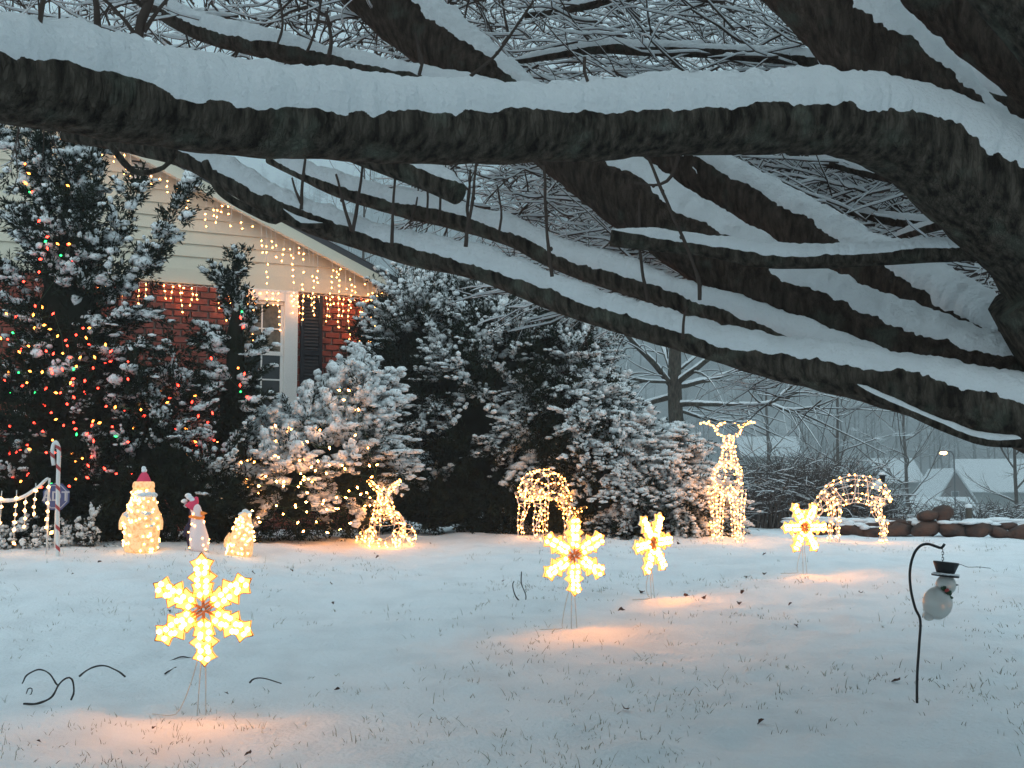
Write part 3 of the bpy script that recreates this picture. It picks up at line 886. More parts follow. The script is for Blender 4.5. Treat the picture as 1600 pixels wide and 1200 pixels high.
# the fine twigs of the far side of the crown, each with its line of snow
tw_mb, ts_mb = MB(), MB()
def twig_mass(n, xr, yr, dr, ang_mean, ang_sd, ln, rad, curve=0.35, snow=1.0, K=9, start=None, sub=2, spin=0.55):
    if start is None:
        px = RNG.uniform(*xr, n); py = RNG.uniform(*yr, n); d = RNG.uniform(*dr, n)
        p0 = np.array([P(a, b, c) for a, b, c in zip(px, py, d)])
    else:
        p0 = start
    def grow(p0, az, el, L, r0, K):
        m = len(p0)
        tt = np.linspace(0, 1, K)[None]
        c1 = RNG.normal(0, curve, (m, 1)); c2 = RNG.normal(0, curve * 0.7, (m, 1))
        A_ = az[:, None] + c1 * tt * 1.6 + np.cumsum(RNG.normal(0, 0.12, (m, K)), 1)
        E_ = el[:, None] + c2 * tt * 1.3 + np.cumsum(RNG.normal(0, 0.12, (m, K)), 1)
        st = (L / (K - 1))[:, None]
        dirs = np.stack([np.cos(E_) * np.cos(A_), np.cos(E_) * np.sin(A_), np.sin(E_)], -1) * st[..., None]
        p = p0[:, None] + np.concatenate([np.zeros((m, 1, 3)), np.cumsum(dirs, 1)[:, :-1]], 1)
        r = r0[:, None] * (1 - 0.72 * tt)
        return p, r, A_, E_
    az = RNG.normal(PI, spin, n)
    el = RNG.normal(ang_mean, ang_sd, n)
    L = RNG.uniform(*ln, n); r0 = RNG.uniform(*rad, n)
    p, r, A_, E_ = grow(p0, az, el, L, r0, K)
    sets = [(p, r)]
    for _ in range(sub):
        k = RNG.integers(1, K - 2, n)
        sgn = RNG.choice([-1, 1], n)
        q = p[np.arange(n), k]
        sets.append(grow(q, A_[np.arange(n), k] + sgn * RNG.uniform(0.2, 0.7, n), E_[np.arange(n), k] + RNG.normal(0, 0.35, n), L * RNG.uniform(0.3, 0.6, n), r0 * 0.6, 7)[:2])
    for p, r in sets:
        tw_mb.add(*batch_tubes(p, r, 4))
        if snow > 0:
            t = unit(np.gradient(p, axis=1))
            flat = np.clip(1 - np.abs(t[..., 2]) * 1.05, 0, 1)
            h = snow * (0.0042 + r * 0.85) * flat * (0.75 + 0.5 * RNG.random(r.shape))
            h[:, 0] *= 0.2; h[:, -1] *= 0.3
            pp = p + np.array([0, 0, 1.0]) * (r * 0.75 + h * 0.65)[..., None]
            ts_mb.add(*batch_tubes(pp, np.maximum(h * 0.95, 0.0004), 5))
twig_mass(820, (800, 1620), (-60, 200), (5.4, 9.5), 0.08, 0.26, (0.3, 0.9), (0.003, 0.0072), curve=0.25, snow=1.3)
twig_mass(1400, (1060, 1640), (200, 450), (5.2, 9.0), 0.05, 0.24, (0.3, 0.85), (0.003, 0.0072), curve=0.25, snow=1.3)
twig_mass(480, (850, 1140), (250, 470), (5.4, 8.5), 0.05, 0.3, (0.25, 0.6), (0.003, 0.006))
twig_mass(260, (1380, 1650), (420, 560), (5.0, 8.0), 0.05, 0.2, (0.3, 0.7), (0.003, 0.006))
twig_mass(520, (40, 800), (-70, 110), (5.0, 8.5), 0.15, 0.8, (0.25, 0.7), (0.003, 0.0075), curve=0.9, snow=1.3)
twig_mass(120, (640, 900), (230, 350), (5.2, 8.0), 0.1, 0.6, (0.2, 0.5), (0.003, 0.006), curve=0.6)
twig_mass(26, (1180, 1420), (560, 640), (4.5, 7.0), -0.2, 0.25, (0.25, 0.5), (0.002, 0.0035), snow=0.6)
# unseen crown twigs added overhead and behind the camera to shade the limbs
nc = 16000
dv = unit(RNG.normal(size=(nc, 3)) * [1, 1, 0.9])
dv[:, 2] = np.abs(dv[:, 2])
cp0 = np.array([1.0, 1.5, 1.7]) + dv * RNG.uniform(4.2, 6.5, nc)[:, None] * [1.15, 1.15, 0.85]
seen_u = np.abs(cp0[:, 0] / np.maximum(cp0[:, 1], 0.1)) < 0.75
seen_v = (cp0[:, 2] - EYE) / np.maximum(cp0[:, 1], 0.1) < 0.62
out_ = ~((cp0[:, 1] > 0) & seen_u & seen_v)
out_ &= ~((cp0[:, 1] > 3.5) & seen_v)
cp0 = cp0[out_][:4700]
twig_mass(len(cp0), None, None, None, 0.1, 0.35, (0.5, 1.4), (0.010, 0.022), snow=2.1, K=6, sub=1, start=cp0, spin=3.0)
cr = part(tw_mb, "crown", M["twig"], tree, kind="stuff")
part(ts_mb, "snow", M["snow"], cr, kind="stuff")

# ------------------------------------------------------------------ evergreens under snow
class Ever:
    def __init__(self):
        self.leaf, self.snow, self.wood = MB(), MB(), MB()
        self.tips = []
    def blades(self, c, d, ln, wd):
        n = len(c)
        s = unit(np.cross(d, RNG.normal(size=(n, 3))))
        l = ln[:, None]; w = wd[:, None]
        v = np.stack([c, c + d * l * 0.45 + s * w, c + d * l, c + d * l * 0.45 - s * w], 1).reshape(-1, 3)
        self.leaf.add(v, np.arange(4 * n).reshape(n, 4))
    def plume(self, a, b, r, density=1.0, snow=1.0, blade=0.055, lump=1.0, sag=0.0, fronds=None):
        """a spray: a few fronds fanning from a towards b, leaves all round them, snow lying along their tops"""
        a, b = np.asarray(a, float), np.asarray(b, float)
        L = np.linalg.norm(b - a)
        ax = (b - a) / (L + 1e-9)
        up = np.array([0, 0, 1.0])
        nf = fronds or max(2, int(1.5 + r / 0.03))
        t0 = RNG.uniform(0.0, 0.45, nf)
        dirs = unit(ax + RNG.normal(0, 0.42, (nf, 3)) * [1, 1, 0.75])
        ln = L * RNG.uniform(0.55, 1.0, nf) * (1.05 - t0 * 0.6)
        base = a + (b - a) * t0[:, None] + RNG.normal(0, r * 0.35, (nf, 3))
        n = int(density * (26 + 420 * L * r / 0.1 * 0.35))
        k = RNG.integers(0, nf, n)
        t = RNG.random(n) ** 0.8
        rr = r * 0.52 * np.sqrt(RNG.random(n)) * (1.15 - 0.75 * t)
        rad = unit(RNG.normal(size=(n, 3)))
        sg = up * (sag * t ** 2)[:, None]
        c = base[k] + dirs[k] * (ln[k] * t)[:, None] + rad * rr[:, None] - sg
        d = unit(dirs[k] * RNG.uniform(0.5, 1.3, n)[:, None] + rad * 0.8 + RNG.normal(0, 0.3, (n, 3)) + up * 0.12)
        self.blades(c, d, blade * RNG.uniform(0.6, 1.4, n), blade * 0.15 * RNG.uniform(0.7, 1.3, n))
        if snow > 0:
            w0 = 0.034 * lump * (0.7 + 0.3 * r / 0.08)
            for f in range(nf):
                if random.random() > 0.55 + 0.35 * snow: continue
                m = max(2, int(snow * ln[f] / (w0 * 1.15)))
                t = np.linspace(0.15, 1.0, m) + RNG.normal(0, 0.05, m)
                w = w0 * (1.15 - 0.5 * t) * RNG.uniform(0.55, 1.3, m)
                side = np.cross(dirs[f], up)
                c = base[f] + dirs[f] * (ln[f] * t)[:, None] + side * RNG.normal(0, w0 * 0.55, (m, 1)) + up * (r * 0.42 * (1.1 - 0.7 * t) - sag * t ** 2)[:, None]
                blobs(self.snow, c, (w * RNG.uniform(0.8, 1.2, m))[:, None] * (0.72 + 1.0 * np.abs(dirs[f])) * np.array([1, 1, 0.62]), ICO1, 0.42, seed=int(RNG.integers(99)))
        self.tips.append(b)

def finish_ever(ev, name, label, cat, base, core=None, group=None, stem=None):
    root = thing(name, label, cat, base, group)
    if core:
        mbc = MB()
        for c, s in core:
            v, f = ICO3
            q = v * np.asarray(s) + np.asarray(c)
            mbc.add(np.asarray(c) + (q - np.asarray(c)) * (1 + 0.22 * fbm(q, 0.3, 3, 3))[:, None], f)
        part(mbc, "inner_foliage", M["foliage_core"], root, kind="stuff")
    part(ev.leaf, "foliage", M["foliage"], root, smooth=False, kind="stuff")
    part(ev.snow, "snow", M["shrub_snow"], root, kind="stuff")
    if stem:
        st = MB()
        for s in stem: st.add(*tube(np.array(s[0]), np.array(s[1]), 8))
        part(st, "trunk", M["bark_brown"], root)
    return root

def shell(n, ells, front=True):
    """points on the outside of a union of ellipsoids with their outward directions"""
    out = []
    vol = np.array([np.prod(np.array(s)) ** (2 / 3) for _, s in ells])
    pick = RNG.choice(len(ells), n * 6, p=vol / vol.sum())
    d = unit(RNG.normal(size=(n * 6, 3)))
    C = np.array([e[0] for e in ells]); S = np.array([e[1] for e in ells])
    p = C[pick] + d * S[pick]
    nn = unit(d / S[pick])
    ok = np.ones(len(p), bool)
    for c, s in ells:
        ok &= (((p - np.array(c)) / np.array(s)) ** 2).sum(1) > 0.93
    if front: ok &= nn[:, 1] < 0.45
    ok &= p[:, 2] > ground_base(p[:, 0], p[:, 1]) - 0.05
    return p[ok][:n], nn[ok][:n]

def shrub(name, label, ells, n, plume_len, r, rise, snow_fn, density=1.0, blade=0.055, lump=1.0, droop=0.0, group=None, cat="shrub", sag=0.0, jitter=0.12):
    ev = Ever()
    p, nn = shell(n, ells)
    for a, b in zip(p, nn):
        L = plume_len * random.uniform(0.6, 1.35)
        d = unit(b + np.array([0, 0, rise]) + RNG.normal(0, 0.25, 3))
        tip = a + d * L * 0.55 + b * random.uniform(-jitter, jitter) * 1.4
        root = tip - d * L
        s = snow_fn(a, b)
        ev.plume(root, tip, r * random.uniform(0.7, 1.3), density, s, blade, lump, sag)
    c0 = ells[0][0]
    root = finish_ever(ev, name, label, cat, (c0[0], c0[1], gz(c0[0], c0[1])),
                       core=[(np.array(c), np.array(s) * 0.64) for c, s in ells], group=group)
    return root, ev

def at_px(px, py, d): return P(px, py, d)
def ell(px, py, d, rx, ry_, rz):
    """ellipsoid centred at a pixel, half widths in pixels across / up and metres in depth"""
    return (P(px, py, d), (rx * d / FPX, ry_, rz * d / FPX))

# big yew between the house corner and the lawn
yew_ells = [ell(768, 660, 15.0, 142, 1.1, 175), ell(660, 600, 15.2, 95, 0.9, 150), ell(850, 640, 15.0, 100, 0.95, 140), ell(738, 548, 15.4, 85, 0.9, 95), ell(850, 575, 15.3, 75, 0.8, 70), ell(690, 775, 14.7, 105, 0.8, 75), ell(820, 785, 14.7, 95, 0.7, 62)]
def yew_snow(a, b):
    hgt = (a[2] - (EYE - 0.5)) / 2.6
    k = float(vnoise(np.array([a]), 0.26, 4)[0])
    return random.uniform(0.7, 1.3) if k + random.uniform(-0.3, 0.3) > 0.42 - 0.5 * hgt - 0.25 * b[2] + (0.45 if a[0] < -1.0 else 0) else 0.0
yew, _ = shrub("yew_shrub", "large dark evergreen shrub heaped with snow right of the house corner", yew_ells, 960, 0.42, 0.08, 0.2, yew_snow, 2.0, 0.05, lump=1.25)
# spreading juniper on the right, its sprays hanging outwards
jun_ells = [ell(955, 765, 14.6, 115, 0.95, 105), ell(1020, 800, 14.5, 92, 0.9, 85), ell(890, 705, 14.7, 90, 0.9, 125)]
def jun_snow(a, b):
    k = float(vnoise(np.array([a]) * [1, 1, 0.6], 0.26, 14)[0])
    return 1.4 if k * 0.9 + random.uniform(-0.25, 0.25) > 0.14 - 0.6 * b[2] - 0.4 * (b[0] > 0) else 0.0
jun, _ = shrub("juniper_shrub", "low spreading evergreen with snowy drooping sprays behind the tall lit deer", jun_ells, 680, 0.5, 0.07, -0.05, jun_snow, 1.6, 0.05, sag=0.14, lump=1.35)
# dark column at the house corner
col_ells = [ell(622, 590, 15.7, 30, 0.32, 110), ell(655, 530, 15.9, 38, 0.35, 80), ell(618, 520, 15.7, 20, 0.25, 48)]
shrub("corner_evergreen", "dark narrow evergreen with little snow against the brick house corner", col_ells, 190, 0.26, 0.06, 0.6,
      lambda a, b: 0.5 if random.random() < 0.25 + 0.3 * b[2] else 0.0, 1.1, 0.045)
# round shrub full of white lights
wht_ells = [ell(510, 728, 12.9, 95, 0.6, 84), ell(560, 660, 13.2, 55, 0.45, 85), ell(455, 760, 12.6, 70, 0.5, 70), ell(420, 730, 12.9, 50, 0.4, 55)]
wht, wev = shrub("snowy_shrub", "rounded shrub bowed under thick snow and threaded with warm white lights", wht_ells, 420, 0.30, 0.075, 0.1,
      lambda a, b: 1.3 if random.random() < 0.42 + 0.5 * b[2] else 0.0, 1.3, 0.045, lump=1.75)

# conifers made of long plumes
def conifer(name, label, cat, base_px, depth, top_px, plumes, fill, trunk_r, snow_bias, seed, group=None):
    ev = Ever()
    b0 = P(base_px[0], base_px[1], depth); t0 = P(top_px[0], top_px[1], depth)
    b0[2] = gz(b0[0], b0[1])
    for (ax, ay, bx, by, dd, r) in plumes:
        a = P(ax, ay, depth + dd * 0.4); b = P(bx, by, depth + dd)
        n = max(1, int(np.linalg.norm(b - a) / 0.28))
        for k in range(n):
            p = a + (b - a) * k / n; q = a + (b - a) * (k + 1.15) / n
            ev.plume(p, q, r * 1.15 * (1 - 0.4 * k / n), 4.0, snow_bias((p + q) / 2) * 0.95, 0.055, 1.35)
        # side sprays
        for k in range(int(np.linalg.norm(b - a) / 0.10)):
            t = random.uniform(0.15, 1.0)
            p = a + (b - a) * t
            d = unit((b - a) + RNG.normal(0, 0.8, 3) * np.linalg.norm(b - a))
            ev.plume(p, p + d * random.uniform(0.14, 0.3), r * 0.7, 1.6, snow_bias(p) * (0.8 if random.random() < 0.06 + 0.24 * snow_bias(p) else 0), 0.052, 1.4)
    for k in range(fill[0]):
        t = random.random() ** fill[2]
        z = b0 + (t0 - b0) * t
        rad = fill[1] * (1 - t) ** 0.55 * random.uniform(0.3, 1.0) + 0.05
        az = random.uniform(0, 2 * PI)
        d = np.array([math.cos(az), math.sin(az), 0])
        a = z + d * rad * 0.35
        b = z + d * rad + np.array([0, 0, random.uniform(0.02, 0.3) * (0.4 + rad)])
        ev.plume(a, b, 0.095 * random.uniform(0.7, 1.3), 1.7, snow_bias(b) * (0.8 if random.random() < 0.03 + 0.17 * snow_bias(b) else 0), 0.055, 1.3)
    core = [(b0 + (t0 - b0) * k, (fill[1] * 0.40 * (1 - k) ** 0.8 + 0.03, fill[1] * 0.36 * (1 - k) ** 0.8 + 0.03, np.linalg.norm(t0 - b0) * 0.16)) for k in (0.12, 0.3, 0.48, 0.64)]
    stem = [([b0 - np.array([0, 0, 0.1]), b0 + (t0 - b0) * 0.5, b0 + (t0 - b0) * 0.97], [trunk_r, trunk_r * 0.6, 0.01])]
    return finish_ever(ev, name, label, cat, b0, core, group, stem), ev

D1 = 12.0
pl1 = [(110, 420, 45, 190, 0.0, 0.10), (120, 380, 168, 205, 0.1, 0.10), (160, 420, 215, 290, -0.1, 0.10), (190, 470, 312, 268, -0.1, 0.11), (150, 480, 250, 400, 0.0, 0.11),
       (100, 400, 5, 215, -0.1, 0.10), (90, 430, 10, 320, 0.0, 0.11), (120, 520, 250, 480, -0.2, 0.11), (80, 500, -10, 400, -0.2, 0.10), (110, 560, 265, 545, -0.3, 0.12),
       (110, 560, 20, 480, -0.3, 0.11), (140, 600, 240, 600, -0.3, 0.11), (110, 500, 75, 330, -0.3, 0.11), (130, 470, 140, 320, -0.3, 0.10), (120, 620, 60, 560, -0.5, 0.11), (170, 640, 215, 560, -0.5, 0.11),
       (60, 640, -30, 560, -0.2, 0.11), (130, 360, 100, 170, 0.0, 0.09), (100, 350, 70, 230, -0.1, 0.08)]
def snow1(p):
    y = 760 - (p[2] - EYE) * FPX / p[1]
    return float(np.clip(1.15 - (y - 300) / 420, 0.10, 1.0))
con1, ev1 = conifer("lit_conifer", "tall ragged conifer with coloured lights and snow at the left edge", "tree", (105, 850), D1, (105, 180), pl1, (330, 1.0, 1.6), 0.09, snow1, 1)
D2 = 12.3
pl2 = [(370, 520, 372, 395, 0.0, 0.045), (365, 470, 335, 415, 0, 0.05), (370, 560, 415, 525, -0.1, 0.055), (370, 600, 414, 570, -0.1, 0.055), (365, 560, 300, 520, -0.1, 0.08), (360, 590, 245, 575, -0.1, 0.09),
       (365, 620, 300, 600, -0.3, 0.09), (370, 640, 405, 620, -0.2, 0.06), (360, 660, 270, 640, -0.2, 0.09), (372, 520, 395, 470, 0.0, 0.06), (370, 540, 310, 500, -0.1, 0.07)]
def snow2(p):
    y = 760 - (p[2] - EYE) * FPX / p[1]
    return float(np.clip(1.1 - (y - 480) / 330, 0.15, 1.0))
con2, ev2 = conifer("lit_conifer", "small pointed conifer with coloured lights in front of the window", "tree", (360, 848), D2, (372, 400), pl2, (115, 0.42, 2.1), 0.05, snow2, 2)
# low evergreen filling the gap between the two conifers
gap_ells = [ell(250, 720, 12.1, 75, 0.45, 110), ell(300, 770, 12.0, 70, 0.4, 70), ell(190, 770, 11.9, 60, 0.4, 75)]
def gap_snow(a, b):
    return 1.0 if random.random() < 0.1 + 0.45 * b[2] + 0.25 * (a[2] - EYE > 0.3) else 0.0
shrub("dark_shrub", "dark shrub with snowy top between the two lit conifers", gap_ells, 250, 0.34, 0.08, 0.3, gap_snow, 1.5, 0.055)
low_ells = [ell(20, 760, 11.7, 70, 0.4, 80), ell(70, 700, 11.9, 90, 0.45, 120)]
shrub("dark_shrub", "dark low shrub at the left edge behind the candy cane", low_ells, 210, 0.34, 0.08, 0.3,
      lambda a, b: 0.7 if random.random() < 0.12 else 0.0, 1.5, 0.055)
gcv = [ell(50, 846, 11.2, 60, 0.2, 10), ell(130, 842, 11.2, 35, 0.2, 10), ell(10, 846, 11.2, 30, 0.2, 12)]
shrub("ground_juniper", "low snow dusted creeping plants at the foot of the candy cane", gcv, 90, 0.14, 0.035, 0.3, lambda a, b: 1.2 if random.random() < 0.6 else 0, 1.0, 0.03)

# ---- coloured strings on the conifers
def ray_front(ev, pts_px, depth0, group_pts, spread=0.05):
    """put lamps just in front of the foliage: depth of the nearest spray tip by that pixel"""
    tips = np.array(ev.tips)
    tx = 800 + FPX * tips[:, 0] / tips[:, 1]; ty = 760 - FPX * (tips[:, 2] - EYE) / tips[:, 1]
    out = []
    for x, y in pts_px:
        dd = (tx - x) ** 2 + (ty - y) ** 2
        k = np.argsort(dd)[:4]
        near = dd[k] < 35 ** 2
        d = tips[k][near][:, 1].min() - 0.05 if near.any() else depth0 - 0.35
        out.append(P(x, y, d))
    return np.array(out)

def colour_string(label, ev, pts, depth0):
    w = ray_front(ev, pts, depth0, None)
    root = thing("string_lights", label, "string lights", w[0])
    order = np.arange(len(w))
    wire = MB()
    for k in range(0, len(w) - 1):
        mid = (w[k] + w[k + 1]) / 2 + np.array([0, 0.10, -0.02])
        wire.add(*tube(np.array([w[k] + [0, .03, 0], mid, w[k + 1] + [0, .03, 0]]), 0.0025, 4))
    part(wire, "wire", M["holly"], root)
    cols = RNG.choice(3, len(w), p=[0.5, 0.36, 0.14])
    for c, nm in enumerate(("red", "orange", "green")):
        b = MB(); bulbs(b, w[cols == c], 0.0115, 1.7)
        if b.n: part(b, "bulbs", M["lamp_" + nm], root, kind="stuff", label=nm + " bulbs of the string")

def wander(x0, y0, x1, y1, rows, per, jx, jy):
    pts = []
    for r in range(rows):
        y = y0 + (y1 - y0) * (r + 0.5) / rows
        xs_ = np.linspace(x0, x1, per)
        if r % 2: xs_ = xs_[::-1]
        ph = random.uniform(0, 6)
        for x in xs_:
            if random.random() < 0.85:
                pts.append((x + random.uniform(-jx, jx), y + random.uniform(-jy, jy) + 10 * math.sin(x / 40 + ph)))
    return pts
pts1 = [(39, 256), (45, 271), (40, 286), (50, 300), (46, 300), (106, 290), (61, 345), (74, 370), (71, 377), (74, 388), (90, 381), (108, 381), (95, 399), (63, 405), (61, 425), (112, 408), (37, 440), (106, 382),
        (55, 478), (52, 492), (66, 480), (10, 490), (25, 495), (83, 490), (98, 552), (105, 540), (80, 577), (8, 594), (42, 598), (20, 520), (12, 530), (90, 525), (30, 550)]
pts1 += wander(-5, 500, 140, 760, 9, 9, 8, 9) + wander(100, 520, 200, 740, 7, 6, 8, 9)
colour_string("string of red, orange and green bulbs wound round the tall conifer", ev1, pts1, D1)
pts2 = [(378, 487), (376, 496), (380, 511), (374, 545), (362, 562), (364, 570), (372, 575), (382, 584), (375, 602), (376, 612), (386, 620), (330, 560), (250, 610), (265, 622), (300, 628), (278, 602), (310, 650),
        (290, 670), (305, 690), (250, 640), (220, 640), (225, 650), (260, 700), (275, 670), (325, 660), (240, 680), (298, 705)]
pts2 += wander(210, 620, 340, 790, 6, 6, 10, 10)
colour_string("string of coloured bulbs wound round the small conifer and dark shrub", ev2, pts2, D2)
def white_string(label, ev, pts, depth0, r=0.0095):
    w = ray_front(ev, pts, depth0, None)
    root = thing("string_lights", label, "string lights", w[0])
    wire = MB()
    for k in range(len(w) - 1):
        wire.add(*tube(np.array([w[k] + [0, .03, 0], (w[k] + w[k + 1]) / 2 + [0, .10, -.02], w[k + 1] + [0, .03, 0]]), 0.0025, 4))
    part(wire, "wire", M["holly"], root)
    b = MB(); bulbs(b, w, r, 1.7)
    part(b, "bulbs", M["lamp_shrub"], root, kind="stuff")
ptsw = wander(330, 715, 590, 825, 6, 15, 10, 10) + [(430, 665), (455, 670), (500, 672), (530, 610), (537, 625), (555, 680), (560, 640), (575, 700), (590, 760), (573, 770), (578, 790), (430, 690), (480, 690), (515, 700), (545, 610), (395, 700), (340, 690), (470, 740), (475, 745), (470, 755), (480, 770)]
white_string("string of warm white bulbs threaded through the rounded snowy shrub", wev, ptsw, 12.6)

# ------------------------------------------------------------------ bare trees
def bare_tree(name, label, x, y, h, r0, seed, levels=(7, 5, 3), spread=0.9, lean=0.0, first=0.3, sided=(8, 5, 4), snow=1.0, group=None, explicit=None, barkm=None):
    rng = np.random.default_rng(seed)
    z = gz(x, y) if y < 120 else float(hill_h(np.array([x]), np.array([y]))[0])
    root = thing(name, label, "tree", (x, y, z), group)
    base = np.array([x, y, z - 0.1])
    K = 8
    t = np.linspace(0, 1, K)
    wob = np.cumsum(rng.normal(0, 0.012 * h, (K, 2)), 0) * 0.5
    p = np.stack([x + wob[:, 0] - wob[0, 0] + lean * h * t, y + wob[:, 1] - wob[0, 1], base[2] + h * t], -1)
    r = r0 * (1 - 0.82 * t)
    tr = MB().add(*tube(p, r, sided[0]))
    part(tr, "trunk", barkm or M["bark_brown"], root)
    cr, sn = MB(), MB()
    def emit(P_, R_, sides):
        cr.add(*batch_tubes(P_, R_, sides))
        tt = unit(np.gradient(P_, axis=1))
        flat = np.clip(1 - np.abs(tt[..., 2]), 0, 1)
        hh = snow * (0.008 + R_ * 0.6) * flat
        hh[:, 0] *= 0.3; hh[:, -1] *= 0.4
        sn.add(*batch_tubes(P_ + np.array([0, 0, 1.0]) * (R_ * 0.8 + hh * 0.5)[..., None], np.maximum(hh, 0.0005), 4))
    parents = []
    for k in range(levels[0]):
        u = first + (0.95 - first) * (k + rng.random() * 0.8) / levels[0]
        q = np.array([np.interp(u, t, p[:, c]) for c in range(3)])
        parents.append((q, k * 2.4 + rng.uniform(-0.5, 0.5), rng.uniform(0.25, 0.75), h * spread * (1 - u * 0.72) * rng.uniform(0.4, 0.6), np.interp(u, t, r) * 0.55))
    for lv in range(len(levels)):
        KK = 7
        Q = np.array([a[0] for a in parents]); AZ = np.array([a[1] for a in parents]); EL = np.array([a[2] for a in parents])
        L = np.array([a[3] for a in parents]); R = np.array([a[4] for a in parents])
        m = len(parents)
        tt = np.linspace(0, 1, KK)[None]
        a_ = AZ[:, None] + np.cumsum(rng.normal(0, 0.13, (m, KK)), 1)
        e_ = EL[:, None] + np.cumsum(rng.normal(0, 0.1, (m, KK)), 1) + 0.25 * tt
        d = np.stack([np.cos(e_) * np.cos(a_), np.cos(e_) * np.sin(a_), np.sin(e_)], -1) * (L / (KK - 1))[:, None, None]
        PP = Q[:, None] + np.concatenate([np.zeros((m, 1, 3)), np.cumsum(d, 1)[:, :-1]], 1)
        RR = R[:, None] * (1 - 0.75 * tt)
        emit(PP, RR, sided[min(lv + 1, len(sided) - 1)])
        if lv + 1 == len(levels): break
        nxt = []
        for q in range(m):
            for c in range(levels[lv + 1]):
                k = int(rng.integers(1, KK - 1))
                sg = 1 if c % 2 else -1
                nxt.append((PP[q, k], a_[q, k] + sg * rng.uniform(0.35, 0.95), e_[q, k] + rng.normal(-0.05, 0.3), L[q] * rng.uniform(0.35, 0.6) * (1 - 0.4 * k / KK), RR[q, k] * 0.55))
        parents = nxt
    c_ = part(cr, "crown", barkm or M["bark_brown"], root, kind="stuff")
    part(sn, "snow", M["far_snow"], c_, kind="stuff")
    return root

# the tree behind the juniper
def yard_tree():
    Y = 22.0
    b = P(1062, 790, Y); b[2] = gz(b[0], Y)
    root = thing("yard_tree", "bare young tree with snowy level branches behind the spreading juniper", "tree", b)
    p = [b - np.array([0, 0, 0.1]), P(1058, 700, Y), P(1054, 600, Y), P(1055, 540, Y), P(1056, 440, Y), P(1050, 330, Y)]
    s = spline(np.array([[*a, r] for a, r in zip(p, (0.17, 0.14, 0.125, 0.105, 0.07, 0.03))]), 0.2)
    part(MB().add(*tube(s[:, :3], s[:, 3], 12)), "trunk", M["bark"], root)
    cr, sn = MB(), MB()
    rng = np.random.default_rng(5)
    mains = [[(1052, 605), (1000, 545), (960, 505), (925, 480)], [(1054, 590), (1035, 540), (1025, 500)], [(1056, 600), (1100, 565), (1140, 540), (1200, 500)],
             [(1056, 605), (1120, 590), (1190, 560), (1240, 520)], [(1056, 632), (1120, 632), (1200, 630), (1250, 590)], [(1054, 618), (990, 632), (950, 635), (900, 618)],
             [(1056, 545), (1120, 480), (1180, 420)], [(1054, 520), (990, 450), (950, 400)], [(1052, 600), (980, 590), (900, 570)], [(1056, 580), (1110, 540), (1180, 530), (1230, 540)],
             [(1200, 630), (1240, 640), (1280, 636)], [(1057, 640), (1110, 655), (1180, 660)]]
    for k, m in enumerate(mains):
        dy = [0, 0.5, 1.0, 1.4] if k % 2 else [0, -0.5, -1.0, -1.5]
        rows = [[*P(x, y, Y + dy[i]), (0.06 if k < 6 else 0.035) * (1 - 0.26 * i)] for i, (x, y) in enumerate(m)]
        s = spline(np.array(rows), 0.12)
        pp = s[:, :3] + 0.03 * np.stack([0 * s[:, 0], vnoise(s[:, :3], 0.4, k), vnoise(s[:, :3], 0.4, k + 50)], -1)
        cr.add(*tube(pp, s[:, 3], 6))
        snow_cap(pp, s[:, 3], 0.016, None, 1.2, (0.1, 0.1), k, mbx=sn)
        n = 16
        idx = rng.integers(2, len(pp) - 1, n)
        q0 = pp[idx]
        d = unit(pp[idx] - pp[np.maximum(idx - 2, 0)])
        d = unit(d + rng.normal(0, 0.55, (n, 3)) * [1, 1, 0.7])
        L = rng.uniform(0.4, 1.5, n)
        tt = np.linspace(0, 1, 7)
        bend = rng.normal(0, 0.25, (n, 3))
        PP = q0[:, None] + d[:, None] * (L[:, None] * tt)[..., None] + bend[:, None] * (L[:, None] * tt ** 2)[..., None] - np.array([0, 0, 0.15]) * (tt ** 2)[None, :, None]
        RR = 0.014 * (1 - 0.7 * tt)[None] * rng.uniform(0.6, 1.2, n)[:, None]
        cr.add(*batch_tubes(PP, RR, 4))
        hh = np.full(RR.shape, 0.011) * (1 - 0.5 * tt)[None]
        sn.add(*batch_tubes(PP + np.array([0, 0, 1.0]) * (RR + 0.006)[..., None], hh, 4))
    c = part(cr, "crown", M["bark"], root, kind="stuff")
    part(sn, "snow", M["far_snow"], c, kind="stuff")
yard_tree()
for k, (px, Y, h, lab) in enumerate([(575, 26, 8.5, "dark bare tree behind the right end of the house roof"), (650, 30, 9.5, "slender bare tree behind the snowy yew, beside the house roof"),
                                     (1310, 32, 6.5, "pale bare tree beyond the brushy thicket, above the grazing deer"), (1420, 38, 7.5, "bare tree behind the stone wall, left of the far houses"),
                                     (930, 34, 8.0, "bare tree in the haze above the spreading juniper"), (1200, 44, 9.0, "bare tree standing before the far roof behind the tall deer"),
                                     (760, 36, 11.0, "tall bare tree rising behind the yew"), (1590, 30, 6.0, "bare tree at the right edge before the far houses")]):
    Y *= 1.5; h *= 1.4
    x = (px - 800) / FPX * Y
    bare_tree("bare_tree", lab, x, Y, h, 0.05 + 0.0011 * Y, 40 + k, levels=(14, 7, 4), spread=0.85, first=0.25, group="bare trees beyond the lawn")

